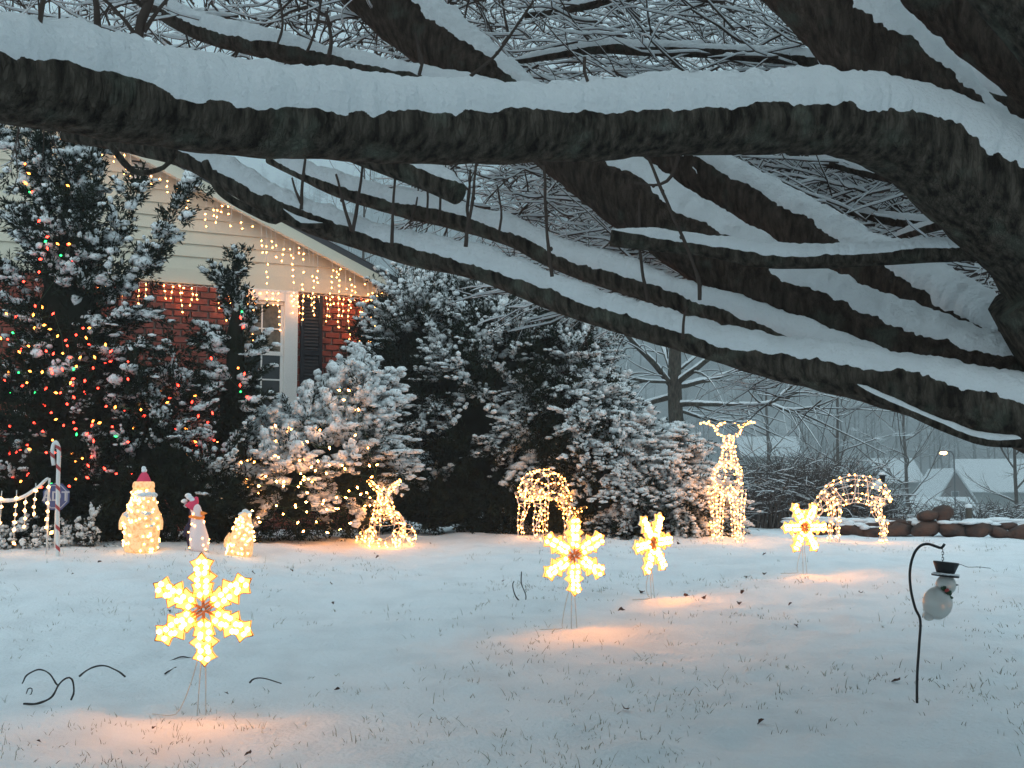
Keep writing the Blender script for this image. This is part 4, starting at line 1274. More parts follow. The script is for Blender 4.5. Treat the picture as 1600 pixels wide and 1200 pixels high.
# brushy thicket right of the tall deer
def thicket(label, px0, px1, d, top, seed, n=420):
    rng = np.random.default_rng(seed)
    a, b = P(px0, 800, d), P(px1, 800, d)
    root = thing("brush_thicket", label, "bush", ((a[0] + b[0]) / 2, d, gz((a[0] + b[0]) / 2, d)))
    x = rng.uniform(a[0], b[0], n); y = d + rng.uniform(-0.6, 0.8, n)
    z = ground_base(x, y)
    cx = (a[0] + b[0]) / 2
    hgt = top * (1 - 0.55 * np.abs((x - cx) / ((b[0] - a[0]) / 2)) ** 2) * rng.uniform(0.5, 1.0, n)
    K = 7
    t = np.linspace(0, 1, K)[None]
    az = rng.uniform(0, 2 * PI, n)
    out = rng.uniform(0.1, 0.6, n) * hgt
    PP = np.stack([x[:, None] + np.cos(az)[:, None] * out[:, None] * t ** 1.6, y[:, None] + np.sin(az)[:, None] * out[:, None] * t ** 1.6, z[:, None] + hgt[:, None] * t * (1 - 0.22 * t)], -1)
    PP += rng.normal(0, 0.015, PP.shape)
    RR = 0.008 * (1 - 0.7 * t) * np.ones((n, 1))
    st, sn = MB().add(*batch_tubes(PP, RR, 4)), MB()
    for rep in range(3):
        k = rng.integers(2, K - 1, n)
        q = PP[np.arange(n), k]
        d_ = unit(rng.normal(0, 1, (n, 3)) * [1, 1, 0.55] + [0, 0, 0.2])
        L = rng.uniform(0.15, 0.45, n)
        tt = np.linspace(0, 1, 5)[None]
        Q = q[:, None] + d_[:, None] * (L[:, None] * tt)[..., None] - np.array([0, 0, 0.1]) * (tt ** 2)[..., None] * L[:, None, None]
        R = 0.005 * (1 - 0.6 * tt) * np.ones((n, 1))
        st.add(*batch_tubes(Q, R, 3))
        m = rng.random(n) < 0.6
        sn.add(*batch_tubes(Q[m] + [0, 0, 0.007], (R[m] + 0.003) * (1 - np.abs(d_[m, 2:3])), 4))
    s_ = part(st, "stems", M["far_bark"], root, kind="stuff")
    part(sn, "snow", M["far_snow"], s_, kind="stuff")
thicket("tangled brown brush thicket dusted with snow right of the tall deer", 1120, 1400, 17.5, 1.6, 3, 900)
thicket("low snowy brush behind the stone wall at the right", 1400, 1640, 18.5, 0.65, 4, 260)

# ------------------------------------------------------------------ the valley: woods, houses, street lamp
def woods(name, label, n, yr, seed, hr, snow_amt):
    rng = np.random.default_rng(seed)
    y = rng.uniform(*yr, n); x = rng.uniform(-0.62, 0.62, n) * y
    z = hill_h(x, y)
    h = rng.uniform(*hr, n)
    K = 4
    t = np.linspace(0, 1, K)[None]
    PP = np.stack([x[:, None] + rng.normal(0, 0.2, (n, K)), y[:, None] + rng.normal(0, 0.2, (n, K)), z[:, None] - 0.3 + h[:, None] * t], -1)
    RR = (0.012 * h)[:, None] * (1 - 0.8 * t)
    tr, sn = MB().add(*batch_tubes(PP, RR, 4)), MB()
    for rep in range(16):
        u = rng.uniform(0.25, 0.95, n)
        q = np.stack([np.array([np.interp(uu, t[0], PP[i, :, c]) for i, uu in enumerate(u)]) for c in range(3)], -1)
        az = rng.uniform(0, 2 * PI, n); el = rng.uniform(0.15, 0.9, n)
        L = h * (1.05 - u) * rng.uniform(0.25, 0.55, n) + 0.4
        d = np.stack([np.cos(el) * np.cos(az), np.cos(el) * np.sin(az), np.sin(el)], -1)
        tt = np.linspace(0, 1, 4)[None]
        Q = q[:, None] + d[:, None] * (L[:, None] * tt)[..., None] + rng.normal(0, 0.06, (n, 1, 3)) * (L[:, None] * tt ** 2)[..., None]
        R = (0.0045 * h)[:, None] * (1 - 0.75 * tt)
        tr.add(*batch_tubes(Q, R, 3))
        sn.add(*batch_tubes(Q + np.array([0, 0, 1]) * (R * 1.0)[..., None], R * snow_amt, 3))
    o = part(tr, name, M["far_bark"], kind="stuff")
    tag(o, label, "woods")
    part(sn, "snow", M["far_snow"], o, kind="stuff")
woods("distant_woods", "hazy bare winter woods covering the far hillside", 2300, (178, 380), 8, (8, 16), 1.0)

def far_house(label, x, y, w, dpt, wall_h, roof_h, yaw, wallm, win=()):
    z = gz(x, y)
    root = thing("far_house", label, "house", (x, y, z), None, yaw)
    b = MB(); b.add(*box_v((-w / 2, -dpt / 2, -0.5), (w / 2, dpt / 2, wall_h)))
    b.add([(-w / 2, -dpt / 2, wall_h), (w / 2, -dpt / 2, wall_h), (0, -dpt / 2, wall_h + roof_h), (-w / 2, dpt / 2, wall_h), (w / 2, dpt / 2, wall_h), (0, dpt / 2, wall_h + roof_h)],
          np.array([(0, 1, 2), (5, 4, 3)]))
    part(b, "wall", wallm, root, smooth=False, local=True)
    o = 0.35
    k = roof_h / (w / 2)
    for sg in (-1, 1):
        v = []
        for th in (0.03, 0.22):
            for (xx, yy) in ((0, -dpt / 2 - o), (0, dpt / 2 + o), (sg * (w / 2 + o), dpt / 2 + o), (sg * (w / 2 + o), -dpt / 2 - o)):
                v.append((xx, yy, wall_h + roof_h - abs(xx) * k + th))
        f = [(0, 1, 2, 3), (7, 6, 5, 4), (0, 4, 5, 1), (1, 5, 6, 2), (2, 6, 7, 3), (3, 7, 4, 0)]
        rf_ = part(MB().add(v, np.array(f if sg > 0 else [q[::-1] for q in f])), "roof", M["far_snow"], root, smooth=False, local=True)
        fb = MB().add([(0, -dpt / 2 - o - 0.04, wall_h + roof_h - 0.1), (sg * (w / 2 + o), -dpt / 2 - o - 0.04, wall_h + roof_h - 0.1 - (w / 2 + o) * k), (sg * (w / 2 + o), -dpt / 2 - o - 0.04, wall_h + roof_h + 0.12 - (w / 2 + o) * k), (0, -dpt / 2 - o - 0.04, wall_h + roof_h + 0.12)],
                      np.array([(0, 1, 2, 3)]))
        part(fb, "fascia", M["far_trim"], rf_, smooth=False, local=True)
    for (wx, wz, ww, wh) in win:
        fr_ = part(MB().add(*box_v((wx - ww / 2 - 0.08, -dpt / 2 - 0.05, wz - 0.08), (wx + ww / 2 + 0.08, -dpt / 2 - 0.01, wz + wh + 0.08))), "window", M["far_trim"], root, smooth=False, local=True)
        part(MB().add(*box_v((wx - ww / 2, -dpt / 2 - 0.07, wz), (wx + ww / 2, -dpt / 2 - 0.052, wz + wh))), "pane", M["glass"], fr_, smooth=False, local=True)
    return root
def gpos(px, y): return (px - 800) / FPX * y
far_house("far brown gabled house with steep pale edged roof beyond the stone wall", gpos(1470, 135), 135, 4.4, 6, 1.7, 3.3, 0.1, M["far_brown"], [(0, 2.0, 0.7, 0.7)])
far_house("far grey house with wide snowy roof at the right edge", gpos(1556, 142), 142, 7.0, 9.0, 2.9, 3.3, PI / 2 - 0.12, M["far_wall"])
far_house("low far shed with flat looking snowy roof just behind the stone wall", gpos(1462, 122), 122, 6.5, 5.6, 0.5, 1.5, PI / 2, M["far_wall"])
far_house("far house with pale snowy roof left of the street lamp", gpos(1390, 152), 152, 7.0, 5.0, 3.9, 2.6, PI / 2 + 0.1, M["far_wall"])
far_house("far house half hidden behind trees to the right of the tall deer's antlers", gpos(1196, 178), 178, 8.0, 8.0, 7.6, 2.6, PI / 2, M["far_wall"])
Ys = 108.0
sp_ = P(1474, 708, Ys)
lamp = thing("street_lamp", "lit orange street lamp above the far brown house", "street lamp", (sp_[0] + 0.9, Ys, gz(sp_[0] + 0.9, Ys)))
part(MB().add(*tube(spline(np.array([[sp_[0] + 0.9, Ys, gz(sp_[0] + 0.9, Ys) - 0.2], [sp_[0] + 0.9, Ys, sp_[2] - 0.2], [sp_[0] + 0.7, Ys, sp_[2] + 0.12], [sp_[0] + 0.1, Ys, sp_[2] + 0.15]]), 0.3), 0.07, 8)), "pole", M["black_iron"], lamp)
m_ = MB(); blobs(m_, [sp_ + np.array([0, 0, 0.02])], [(0.34, 0.24, 0.17)], ICO2, 0, False)
part(m_, "globe", M["lamp_street"], lamp)
m_ = MB(); blobs(m_, [sp_ + np.array([0.05, 0, 0.2])], [(0.38, 0.26, 0.07)], ICO2, 0, False)
part(m_, "lamp_head", M["black_iron"], lamp)

# ------------------------------------------------------------------ dry stone wall
wall = thing("stone_wall", "low dry wall of rust brown stones capped with snow at the lawn's far edge", "wall", (*P(1480, 835, 15.2)[:2], gz(*P(1480, 835, 15.2)[:2])))
wsn = MB()
def stone_row(px0, px1, d0, d1, zoff, h, hj, gap=0.0):
    px = px0
    while px < px1:
        f = (px - px0) / (px1 - px0)
        d = d0 + (d1 - d0) * f
        wpx = random.uniform(20, 46)
        w = wpx * d / FPX
        hh = h * random.uniform(0.65, 1.3) + hj * math.sin(px * 0.05)
        x = (px + wpx / 2 - 800) / FPX * d
        y = d + random.uniform(-0.05, 0.05)
        z = gz(x, d - 0.2) + zoff + hh * 0.45
        v, fc = ICO2
        q = np.sign(v) * np.abs(v) ** 0.85
        q = q * np.array([w * 0.56, 0.2, hh * 0.56])
        q = q * (1 + 0.34 * vnoise(q + px, 0.10, 3))[:, None]
        a = random.uniform(-0.28, 0.28)
        R = np.array([[math.cos(a), 0, math.sin(a)], [0, 1, 0], [-math.sin(a), 0, math.cos(a)]])
        c = np.array([x, y, z])
        part(MB().add(q @ R.T + c, fc), "stone", M["stone"], wall)
        if random.random() < 0.5:
            nn = 3
            blobs(wsn, c + np.stack([np.linspace(-0.35, 0.35, nn) * w, RNG.uniform(-0.08, 0.05, nn), np.full(nn, hh * 0.52)], -1),
                  np.stack([np.full(nn, w * 0.3), np.full(nn, 0.16), RNG.uniform(0.015, 0.04, nn)], -1), ICO2, 0.15, False)
        px += wpx * 0.97 + gap
stone_row(1235, 1415, 15.6, 15.3, 0.0, 0.13, 0.01)
stone_row(1260, 1420, 15.7, 15.5, 0.09, 0.10, 0.0)
stone_row(1420, 1760, 15.2, 14.8, 0.0, 0.15, 0.01)
stone_row(1425, 1770, 15.35, 15.0, 0.10, 0.08, 0.01)
stone_row(1432, 1475, 15.3, 15.2, 0.2, 0.17, 0.0)
sx = np.linspace(1240, 1760, 90)
cc = np.array([[(a - 800) / FPX * 15.5, 15.55 + random.uniform(-.05, .1), 0] for a in sx])
cc[:, 2] = [gz(c[0], 15.3) + 0.17 + random.uniform(-0.02, 0.03) for c in cc]
blobs(wsn, cc, np.stack([RNG.uniform(0.09, 0.2, 90), RNG.uniform(0.10, 0.16, 90), RNG.uniform(0.02, 0.038, 90)], -1), ICO2, 0.2, False)
part(wsn, "snow", M["snow"], wall, kind="stuff")
# post beyond the wall
pb = P(1515, 838, 16.8); pz = gz(pb[0], 16.8)
post = thing("fence_post", "short weathered wooden post with snow cap behind the stone wall", "post", (pb[0], 16.8, pz))
v, q = lathe([(0, -0.1), (0.045, -0.1), (0.043, 0.36), (0.035, 0.375), (0, 0.375)], 10, (pb[0], 16.8, pz))
part(MB().add(v, q), "post", M["wood_post"], post)
m_ = MB(); blobs(m_, [(pb[0], 16.8, pz + 0.385)], [(0.05, 0.05, 0.035)], ICO2, 0.1, False)
part(m_, "snow", M["snow"], post)
# hanging feeder on a pole behind the grazing deer
fb = P(1379, 748, 15.9)
fz = gz(fb[0], 15.9)
feeder = thing("bird_feeder", "small dark bird feeder on a pole behind the grazing deer's rump", "bird feeder", (fb[0], 15.9, fz))
part(MB().add(*tube(np.array([[fb[0], 15.9, fz - 0.1], [fb[0], 15.9, fb[2] - 0.03]]), 0.010, 8)), "pole", M["black_iron"], feeder)
v, q = lathe([(0, -0.045), (0.03, -0.045), (0.036, 0.03), (0.05, 0.034), (0.048, 0.045), (0, 0.06)], 14, fb)
part(MB().add(v, q), "cup", M["black_iron"], feeder)
m_ = MB(); blobs(m_, [fb + [0, 0, 0.06], fb + [-0.05, 0, -0.06], fb + [-0.07, 0.02, -0.1]], [(0.045, 0.045, 0.025), (0.05, 0.05, 0.05), (0.05, 0.05, 0.05)], ICO2, 0.15, False)
part(m_, "snow", M["snow"], feeder)

# ------------------------------------------------------------------ lit wire deer
def deer(label, px, py, d, head, pose, scale=1.0, seed=0, nl=7, spacing=0.055, bulb_r=0.0105, width=1.0):
    """head = heading in the ground plane (radians, 0 = +x). Body built facing +x"""
    rng = np.random.default_rng(seed)
    b = P(px, py, d)
    z0 = gz(b[0], d)
    root = thing("lit_deer", label, "light-up deer", (b[0], d, z0))
    ca, sa = math.cos(head), math.sin(head)
    def place(p):
        p = np.asarray(p, float) * scale
        p[..., 1] *= width
        return np.stack([p[..., 0] * ca - p[..., 1] * sa + b[0], p[..., 0] * sa + p[..., 1] * ca + d, p[..., 2] + z0], -1)
    def cage(name, rows, lines, ring_gap, sp, parent=root, squash=0.8):
        s = spline(np.array(rows, float), 0.03)
        p, r = s[:, :3], s[:, 3]
        t, sd, u = frames(p)
        w, lt = MB(), []
        for k in range(lines):
            a = 2 * PI * k / lines + 0.3
            path = p + (sd * math.cos(a) * squash + u * math.sin(a)) * r[:, None]
            w.add(*tube(place(path), 0.0038, 4))
            L = np.concatenate([[0], np.cumsum(np.linalg.norm(np.diff(path, axis=0), axis=1))])
            for l in np.arange(rng.uniform(0, sp), L[-1], sp):
                l2 = l + rng.normal(0, sp * 0.2)
                lt.append([np.interp(l2, L, path[:, c]) for c in range(3)])
        g = max(1, int(ring_gap / 0.03))
        aa = np.linspace(0, 2 * PI, 17)
        for k in range(0, len(p), g):
            ring = p[k] + (sd[k] * np.cos(aa)[:, None] * squash + u[k] * np.sin(aa)[:, None]) * r[k]
            w.add(*tube(place(ring), 0.0026, 4, False))
        # coil of white wire added so that more surface catches the bulbs' glow
        th = np.linspace(0, len(p) * 0.55, len(p) * 3)
        idx = np.linspace(0, len(p) - 1, len(th))
        pi_ = np.stack([np.interp(idx, np.arange(len(p)), p[:, c]) for c in range(3)], -1)
        ri = np.interp(idx, np.arange(len(p)), r)
        si = np.stack([np.interp(idx, np.arange(len(p)), sd[:, c]) for c in range(3)], -1)
        ui = np.stack([np.interp(idx, np.arange(len(p)), u[:, c]) for c in range(3)], -1)
        hel = pi_ + (si * np.cos(th)[:, None] * squash + ui * np.sin(th)[:, None]) * (ri * 1.03)[:, None]
        w.add(*tube(place(hel), 0.0055, 4, False))
        o = part(w, name, M["white_wire"], parent)
        bl = MB(); bulbs(bl, place(np.array(lt)) + rng.normal(0, 0.004, (len(lt), 3)), bulb_r, 1.35)
        part(bl, "bulbs", M["lamp_warm"], o, kind="stuff")
    if pose == "stand":
        cage("body", [(0.30, 0, 0.62, 0.14), (0.22, 0, 0.66, 0.185), (0.0, 0, 0.66, 0.175), (-0.25, 0, 0.68, 0.18), (-0.36, 0, 0.68, 0.11)], nl, 0.09, spacing * 1.15)
        cage("neck", [(0.24, 0, 0.70, 0.16), (0.32, 0, 0.82, 0.105), (0.36, 0, 0.94, 0.072), (0.39, 0, 1.0, 0.066)], 6, 0.06, spacing)
        cage("head", [(0.36, 0, 1.05, 0.05), (0.42, 0, 1.05, 0.07), (0.5, 0, 1.02, 0.055), (0.57, 0, 0.99, 0.03)], 5, 0.05, spacing * 0.9)
        for sx_ in (1, -1):
            cage("antler", [(0.40, sx_ * 0.03, 1.09, 0.012), (0.40, sx_ * 0.115, 1.13, 0.012), (0.39, sx_ * 0.135, 1.19, 0.012), (0.38, sx_ * 0.20, 1.235, 0.012), (0.37, sx_ * 0.285, 1.25, 0.008)], 2, 0.5, 0.035)
            cage("tine", [(0.39, sx_ * 0.125, 1.17, 0.010), (0.39, sx_ * 0.09, 1.225, 0.010), (0.39, sx_ * 0.03, 1.235, 0.008)], 2, 0.5, 0.04)
            cage("tine", [(0.38, sx_ * 0.19, 1.23, 0.010), (0.38, sx_ * 0.21, 1.27, 0.008)], 1, 0.5, 0.035)
        legs = [(0.22, 0.105, 0.55), (0.22, -0.105, 0.55), (-0.28, 0.105, 0.58), (-0.28, -0.105, 0.58)]
        for (lx, ly, lz) in legs:
            cage("leg", [(lx, ly, lz, 0.085), (lx + 0.0, ly * 1.05, 0.36, 0.062), (lx - 0.01, ly * 1.05, 0.16, 0.048), (lx, ly * 1.05, 0.0, 0.05)], 4, 0.1, spacing * 1.2)
    elif pose == "graze":
        cage("body", [(0.31, 0, 0.50, 0.11), (0.18, 0, 0.58, 0.155), (-0.04, 0, 0.625, 0.165), (-0.24, 0, 0.58, 0.16), (-0.36, 0, 0.50, 0.10), (-0.40, 0, 0.46, 0.05)], nl, 0.12, spacing * 1.2)
        cage("neck", [(0.26, 0, 0.54, 0.12), (0.40, 0, 0.42, 0.085), (0.52, 0, 0.28, 0.062), (0.58, 0, 0.22, 0.055)], 4, 0.1, spacing * 1.2)
        cage("head", [(0.56, 0, 0.23, 0.05), (0.62, 0, 0.17, 0.065), (0.68, 0, 0.10, 0.05), (0.72, 0, 0.05, 0.03)], 4, 0.08, spacing)
        for sx_ in (1, -1):
            cage("ear", [(0.56, sx_ * 0.05, 0.27, 0.02), (0.57, sx_ * 0.11, 0.32, 0.025), (0.58, sx_ * 0.17, 0.35, 0.008)], 2, 0.4, 0.045)
        for (lx, ly, f) in ((0.20, 0.10, 1), (0.26, -0.10, 1), (-0.26, 0.10, -1), (-0.33, -0.10, -1)):
            if f > 0: rows = [(lx, ly, 0.50, 0.065), (lx - 0.01, ly, 0.32, 0.04), (lx, ly, 0.14, 0.028), (lx + 0.01, ly, 0.0, 0.03)]
            else: rows = [(lx, ly, 0.52, 0.085), (lx + 0.03, ly, 0.36, 0.055), (lx - 0.05, ly, 0.2, 0.032), (lx - 0.03, ly, 0.0, 0.03)]
            cage("leg", rows, 3, 0.12, spacing * 1.2)
        cage("tail", [(-0.36, 0, 0.60, 0.02), (-0.41, 0, 0.53, 0.02), (-0.42, 0, 0.47, 0.006)], 2, 0.4, 0.05)
    else:      # lying, seen from the front
        cage("body", [(0.22, 0, 0.20, 0.13), (0.12, 0, 0.18, 0.19), (-0.05, 0, 0.15, 0.23), (-0.25, 0, 0.14, 0.22), (-0.38, 0, 0.12, 0.14)], nl, 0.09, spacing)
        cage("neck", [(0.16, 0, 0.25, 0.13), (0.22, 0, 0.38, 0.10), (0.26, 0, 0.47, 0.078)], 6, 0.06, spacing * 0.9)
        cage("head", [(0.22, 0, 0.52, 0.05), (0.28, 0, 0.52, 0.075), (0.36, 0, 0.49, 0.06), (0.43, 0, 0.46, 0.03)], 5, 0.05, spacing * 0.8)
        for sx_ in (1, -1):
            cage("ear", [(0.24, sx_ * 0.05, 0.56, 0.018), (0.23, sx_ * 0.11, 0.62, 0.022), (0.22, sx_ * 0.17, 0.67, 0.008)], 3, 0.4, 0.035)
            cage("leg", [(0.1, sx_ * 0.14, 0.12, 0.07), (0.26, sx_ * 0.16, 0.05, 0.04), (0.38, sx_ * 0.13, 0.035, 0.03)], 3, 0.1, 0.05)
            cage("leg", [(-0.2, sx_ * 0.2, 0.14, 0.08), (-0.06, sx_ * 0.27, 0.06, 0.05), (0.08, sx_ * 0.26, 0.035, 0.03)], 3, 0.1, 0.05)
    return root
toward = lambda px: -PI / 2 - math.atan((px - 800) / FPX)
deer("tall light-up buck with antlers standing beside the juniper, facing the camera", 1137, 842, 13.2, toward(1137) + 0.06, "stand", 1.0, 1, nl=11, spacing=0.048)
deer("light-up deer bending to graze in front of the stone wall", 1335, 848, 13.6, PI - 0.12, "graze", 0.92, 2, nl=6, spacing=0.075, bulb_r=0.0115)
deer("light-up deer grazing in front of the dark yew, rump towards the camera", 852, 836, 13.5, 0.95, "graze", 0.93, 3, nl=9, spacing=0.055, width=1.35)
deer("small light-up deer lying at the foot of the lit snowy shrub", 603, 838, 12.6, toward(603) - 0.1, "lie", 0.98, 4, nl=11, spacing=0.05)

# ------------------------------------------------------------------ light-up figures
def figure(label, px, py, d, prof, hat, name="lit_penguin", body_mat="lit_fabric", nb_=60, lean=0.0, seed=0, back=None, extra=None, bulb_r=0.012, snow_parts=()):
    rng = np.random.default_rng(seed)
    b = P(px, py, d); z0 = gz(b[0], d) - 0.01
    root = thing(name, label, "light-up figure", (b[0], d, z0))
    prof = np.array(prof)
    def shift(v): v = np.asarray(v, float).copy(); v[..., 0] += lean * v[..., 2]; return v + np.array([b[0], d, z0])
    s = spline(np.column_stack([prof[:, 0], np.zeros(len(prof)), prof[:, 1]]), 0.012)
    v, q = lathe(np.column_stack([np.maximum(s[:, 0], 0.002), s[:, 2]]), 28)
    v = v * (1 + 0.035 * vnoise(v, 0.05, seed))[:, None]
    bd = part(MB().add(shift(v), q), "body", M[body_mat], root)
    z = rng.uniform(prof[0, 1], prof[-1, 1] * 0.97, nb_)
    r = np.interp(z, prof[:, 1], prof[:, 0]) + 0.004
    a = rng.uniform(PI * 0.95, PI * 2.05, nb_)
    bl = MB(); bulbs(bl, shift(np.stack([np.cos(a) * r, np.sin(a) * r, z], -1)), bulb_r, 1.3)
    part(bl, "bulbs", M["lamp_figure"], bd, kind="stuff")
    return root, shift
r1_, sh = figure("plump light-up penguin in a pink and white pointed hat beside the candy cane", 220, 858, 10.9,
                 [(0.10, 0.0), (0.138, 0.02), (0.148, 0.10), (0.152, 0.20), (0.158, 0.25), (0.150, 0.33), (0.125, 0.41), (0.105, 0.48), (0.098, 0.52), (0.09, 0.55), (0.06, 0.57)], None, nb_=95, seed=1, lean=0.02)
v, q = lathe([(0.0, 0.57), (0.088, 0.555), (0.096, 0.575), (0.092, 0.605), (0.08, 0.62), (0.0, 0.62)], 20)
hb = part(MB().add(sh(v), q), "hat_brim", M["lit_fabric"], r1_)
v, q = lathe([(0.066, 0.615), (0.055, 0.64), (0.035, 0.68), (0.015, 0.705), (0.004, 0.71)], 18)
part(MB().add(sh(v + [0.0, 0, 0]), q), "hat", M["pink_hat"], r1_)
m_ = MB(); blobs(m_, sh(np.array([[0.0, 0, 0.715], [-0.006, 0, 0.735]])), [(0.026, 0.026, 0.02), (0.02, 0.02, 0.02)], ICO2, 0.15, False)
part(m_, "pompom", M["snow"], r1_)
m_ = MB(); blobs(m_, sh(np.array([[0.055, -0.07, 0.505], [0.085, -0.03, 0.50], [0.02, -0.1, 0.50]])), [(0.05, 0.03, 0.03)] * 3, ICO2, 0.15, False)
blobs(m_, sh(np.column_stack([RNG.uniform(-0.12, 0.12, 26), RNG.uniform(-0.13, -0.09, 26), RNG.uniform(0.22, 0.35, 26)])), np.repeat(RNG.uniform(0.018, 0.04, (26, 1)), 3, 1) * [1, 0.7, 0.6], ICO1, 0.3)
part(m_, "snow", M["snow"], r1_, kind="stuff")
v, q = lathe([(0.0, 0.0), (0.02, 0.0), (0.0, 0.06)], 8)
for sx_ in (1, -1):
    fl = spline(np.array([[sx_ * 0.14, -0.02, 0.33], [sx_ * 0.172, -0.03, 0.27], [sx_ * 0.178, -0.03, 0.20]]), 0.02)
    part(MB().add(*tube(sh(fl), np.linspace(0.03, 0.014, len(fl)), 8)), "flipper", M["lit_fabric"], r1_)

r2p, sh = figure("slim light-up penguin with dark back, white belly and tilted pink hat, middle of three", 312, 853, 10.9,
                 [(0.05, 0.0), (0.078, 0.02), (0.088, 0.08), (0.085, 0.14), (0.07, 0.22), (0.052, 0.29), (0.048, 0.33), (0.05, 0.36), (0.035, 0.40), (0.01, 0.415)], None, body_mat="belly_fabric", nb_=16, seed=2, lean=-0.10, bulb_r=0.0095)
v, q = lathe([(0.05, 0.005), (0.083, 0.025), (0.093, 0.08), (0.09, 0.15), (0.075, 0.23), (0.057, 0.30), (0.054, 0.36), (0.04, 0.41), (0.01, 0.425)], 24)
v = v + np.array([-0.016, 0.022, 0])
part(MB().add(sh(v), q), "back", M["penguin_dark"], r2p)
v, q = lathe([(0.0, 0.0), (0.06, 0.0), (0.045, 0.045), (0.03, 0.09), (0.008, 0.12)], 16)
a = 0.55
v = v @ np.array([[math.cos(a), 0, -math.sin(a)], [0, 1, 0], [math.sin(a), 0, math.cos(a)]])
v = v + np.array([-0.045, 0, 0.375])
hat2 = part(MB().add(sh(v), q), "hat", M["pink_hat"], r2p)
m_ = MB(); blobs(m_, sh(np.array([[-0.06, 0, 0.49], [-0.045, -0.01, 0.47], [-0.02, -0.01, 0.45], [-0.10, 0, 0.44]])), [(0.03, 0.03, 0.02)] * 4, ICO2, 0.2, False)
part(m_, "snow", M["snow"], r2p, kind="stuff")
v, q = lathe([(0.018, 0.0), (0.012, 0.03), (0.001, 0.055)], 10)
v = v[:, [2, 1, 0]] * [1, 1, 1]
part(MB().add(sh(v + [0.045, -0.02, 0.335]), q), "beak", M["orange"], r2p)
sc_ = spline(np.array([[math.cos(t) * 0.057, math.sin(t) * 0.057, 0.30 + 0.008 * math.sin(2 * t)] for t in np.linspace(0, 2 * PI, 14)]), 0.015)
part(MB().add(*tube(sh(sc_), 0.013, 8)), "scarf", M["orange"], r2p)
fl = spline(np.array([[-0.055, -0.05, 0.24], [-0.095, -0.05, 0.19], [-0.11, -0.05, 0.13]]), 0.02)
part(MB().add(*tube(sh(fl), np.linspace(0.022, 0.010, len(fl)), 8)), "flipper", M["penguin_dark"], r2p)

r3p, sh = figure("small glowing amber figure leaning right, nearest the lit snowy shrub", 374, 849, 11.0,
                 [(0.085, 0.0), (0.11, 0.02), (0.112, 0.10), (0.105, 0.17), (0.088, 0.24), (0.07, 0.30), (0.062, 0.34), (0.045, 0.375), (0.015, 0.39)], None, nb_=58, seed=3, lean=0.12)
m_ = MB(); blobs(m_, sh(np.array([[0.0, 0, 0.40], [0.03, 0, 0.385], [-0.03, 0, 0.375]])), [(0.03, 0.03, 0.022)] * 3, ICO2, 0.2, False)
part(m_, "snow", M["snow"], r3p, kind="stuff")
fl = spline(np.array([[-0.085, -0.04, 0.2], [-0.12, -0.05, 0.15], [-0.12, -0.05, 0.09]]), 0.02)
part(MB().add(*tube(sh(fl), np.linspace(0.028, 0.016, len(fl)), 8)), "flipper", M["lit_fabric"], r3p)

# ------------------------------------------------------------------ candy cane, lit swag, octagon sign
Yc_ = 10.6
cb = P(90, 856, Yc_); cz = gz(cb[0], Yc_)
cane = thing("candy_cane", "tall red and white striped candy cane stake with curled top", "candy cane", (cb[0], Yc_, cz))
k_ = Yc_ / FPX
path = [(cb[0] + 0.006, Yc_, cz - 0.05)] + [tuple(P(x, y, Yc_)) for x, y in ((90, 800), (91, 740), (92, 712), (91, 698), (87, 691), (83, 697), (82, 710), (84, 727))]
cp = spline(np.array(path), 0.006)
v, q, tri = tube(cp, 0.0175, 14)
part(MB().add(v, q, tri), "cane", M["candy_white"], cane)
L = np.concatenate([[0], np.cumsum(np.linalg.norm(np.diff(cp, axis=0), axis=1))])
t_, s1_, u1_ = frames(cp)
for m0 in np.arange(0.05, L[-1] - 0.02, 0.17):
    aa = np.linspace(0, 2 * PI, 25)
    rows = []
    for w_ in (-0.5, 0.5):
        l = np.clip(m0 + aa / (2 * PI) * 0.10 + w_ * 0.035, 0, L[-1])
        c = np.stack([np.interp(l, L, cp[:, k]) for k in range(3)], -1)
        s = unit(np.stack([np.interp(l, L, s1_[:, k]) for k in range(3)], -1)); u = unit(np.stack([np.interp(l, L, u1_[:, k]) for k in range(3)], -1))
        rows.append(c + (s * np.cos(aa)[:, None] + u * np.sin(aa)[:, None]) * 0.0186)
    n = len(aa); i_ = np.arange(n - 1)
    part(MB().add(np.concatenate(rows), np.stack([i_, i_ + 1, n + i_ + 1, n + i_], -1)), "stripe", M["red"], cane)

Yf = 10.7
sw = thing("lit_swag", "swag of hanging white bulbs on a snowy cord at the left edge", "string lights", (*P(40, 856, Yf)[:2], gz(*P(40, 856, Yf)[:2])))
cordp = spline(np.array([P(x, y, Yf) for x, y in ((-60, 770), (-25, 785), (0, 784), (20, 783), (40, 776), (60, 762), (76, 747))]), 0.02)
cd = part(MB().add(*tube(cordp, 0.007, 6)), "cord", M["white_wire"], sw)
m_ = MB(); snow_cap(cordp, np.full(len(cordp), 0.010), 0.018, None, 1.3, (0.05, 0.05), 3, mbx=m_)
part(m_, "snow", M["snow"], cd)
for xx in (-30, 76):
    top = P(xx, 790 if xx < 0 else 747, Yf)
    part(MB().add(*tube(np.array([[top[0], Yf, gz(top[0], Yf) - 0.05], [top[0] + 0.01, Yf, top[2]]]), 0.008, 6)), "stake", M["white_wire"], sw)
drops = {2: [779, 792, 817], -20: [790, 804, 818, 830], 25: [778, 790, 804, 816, 828, 849], 40: [785, 798, 810, 823], 55: [767, 780, 792, 803], 75: [761, 786, 799, 811, 824], 81: [832]}
wm, bm_ = MB(), MB()
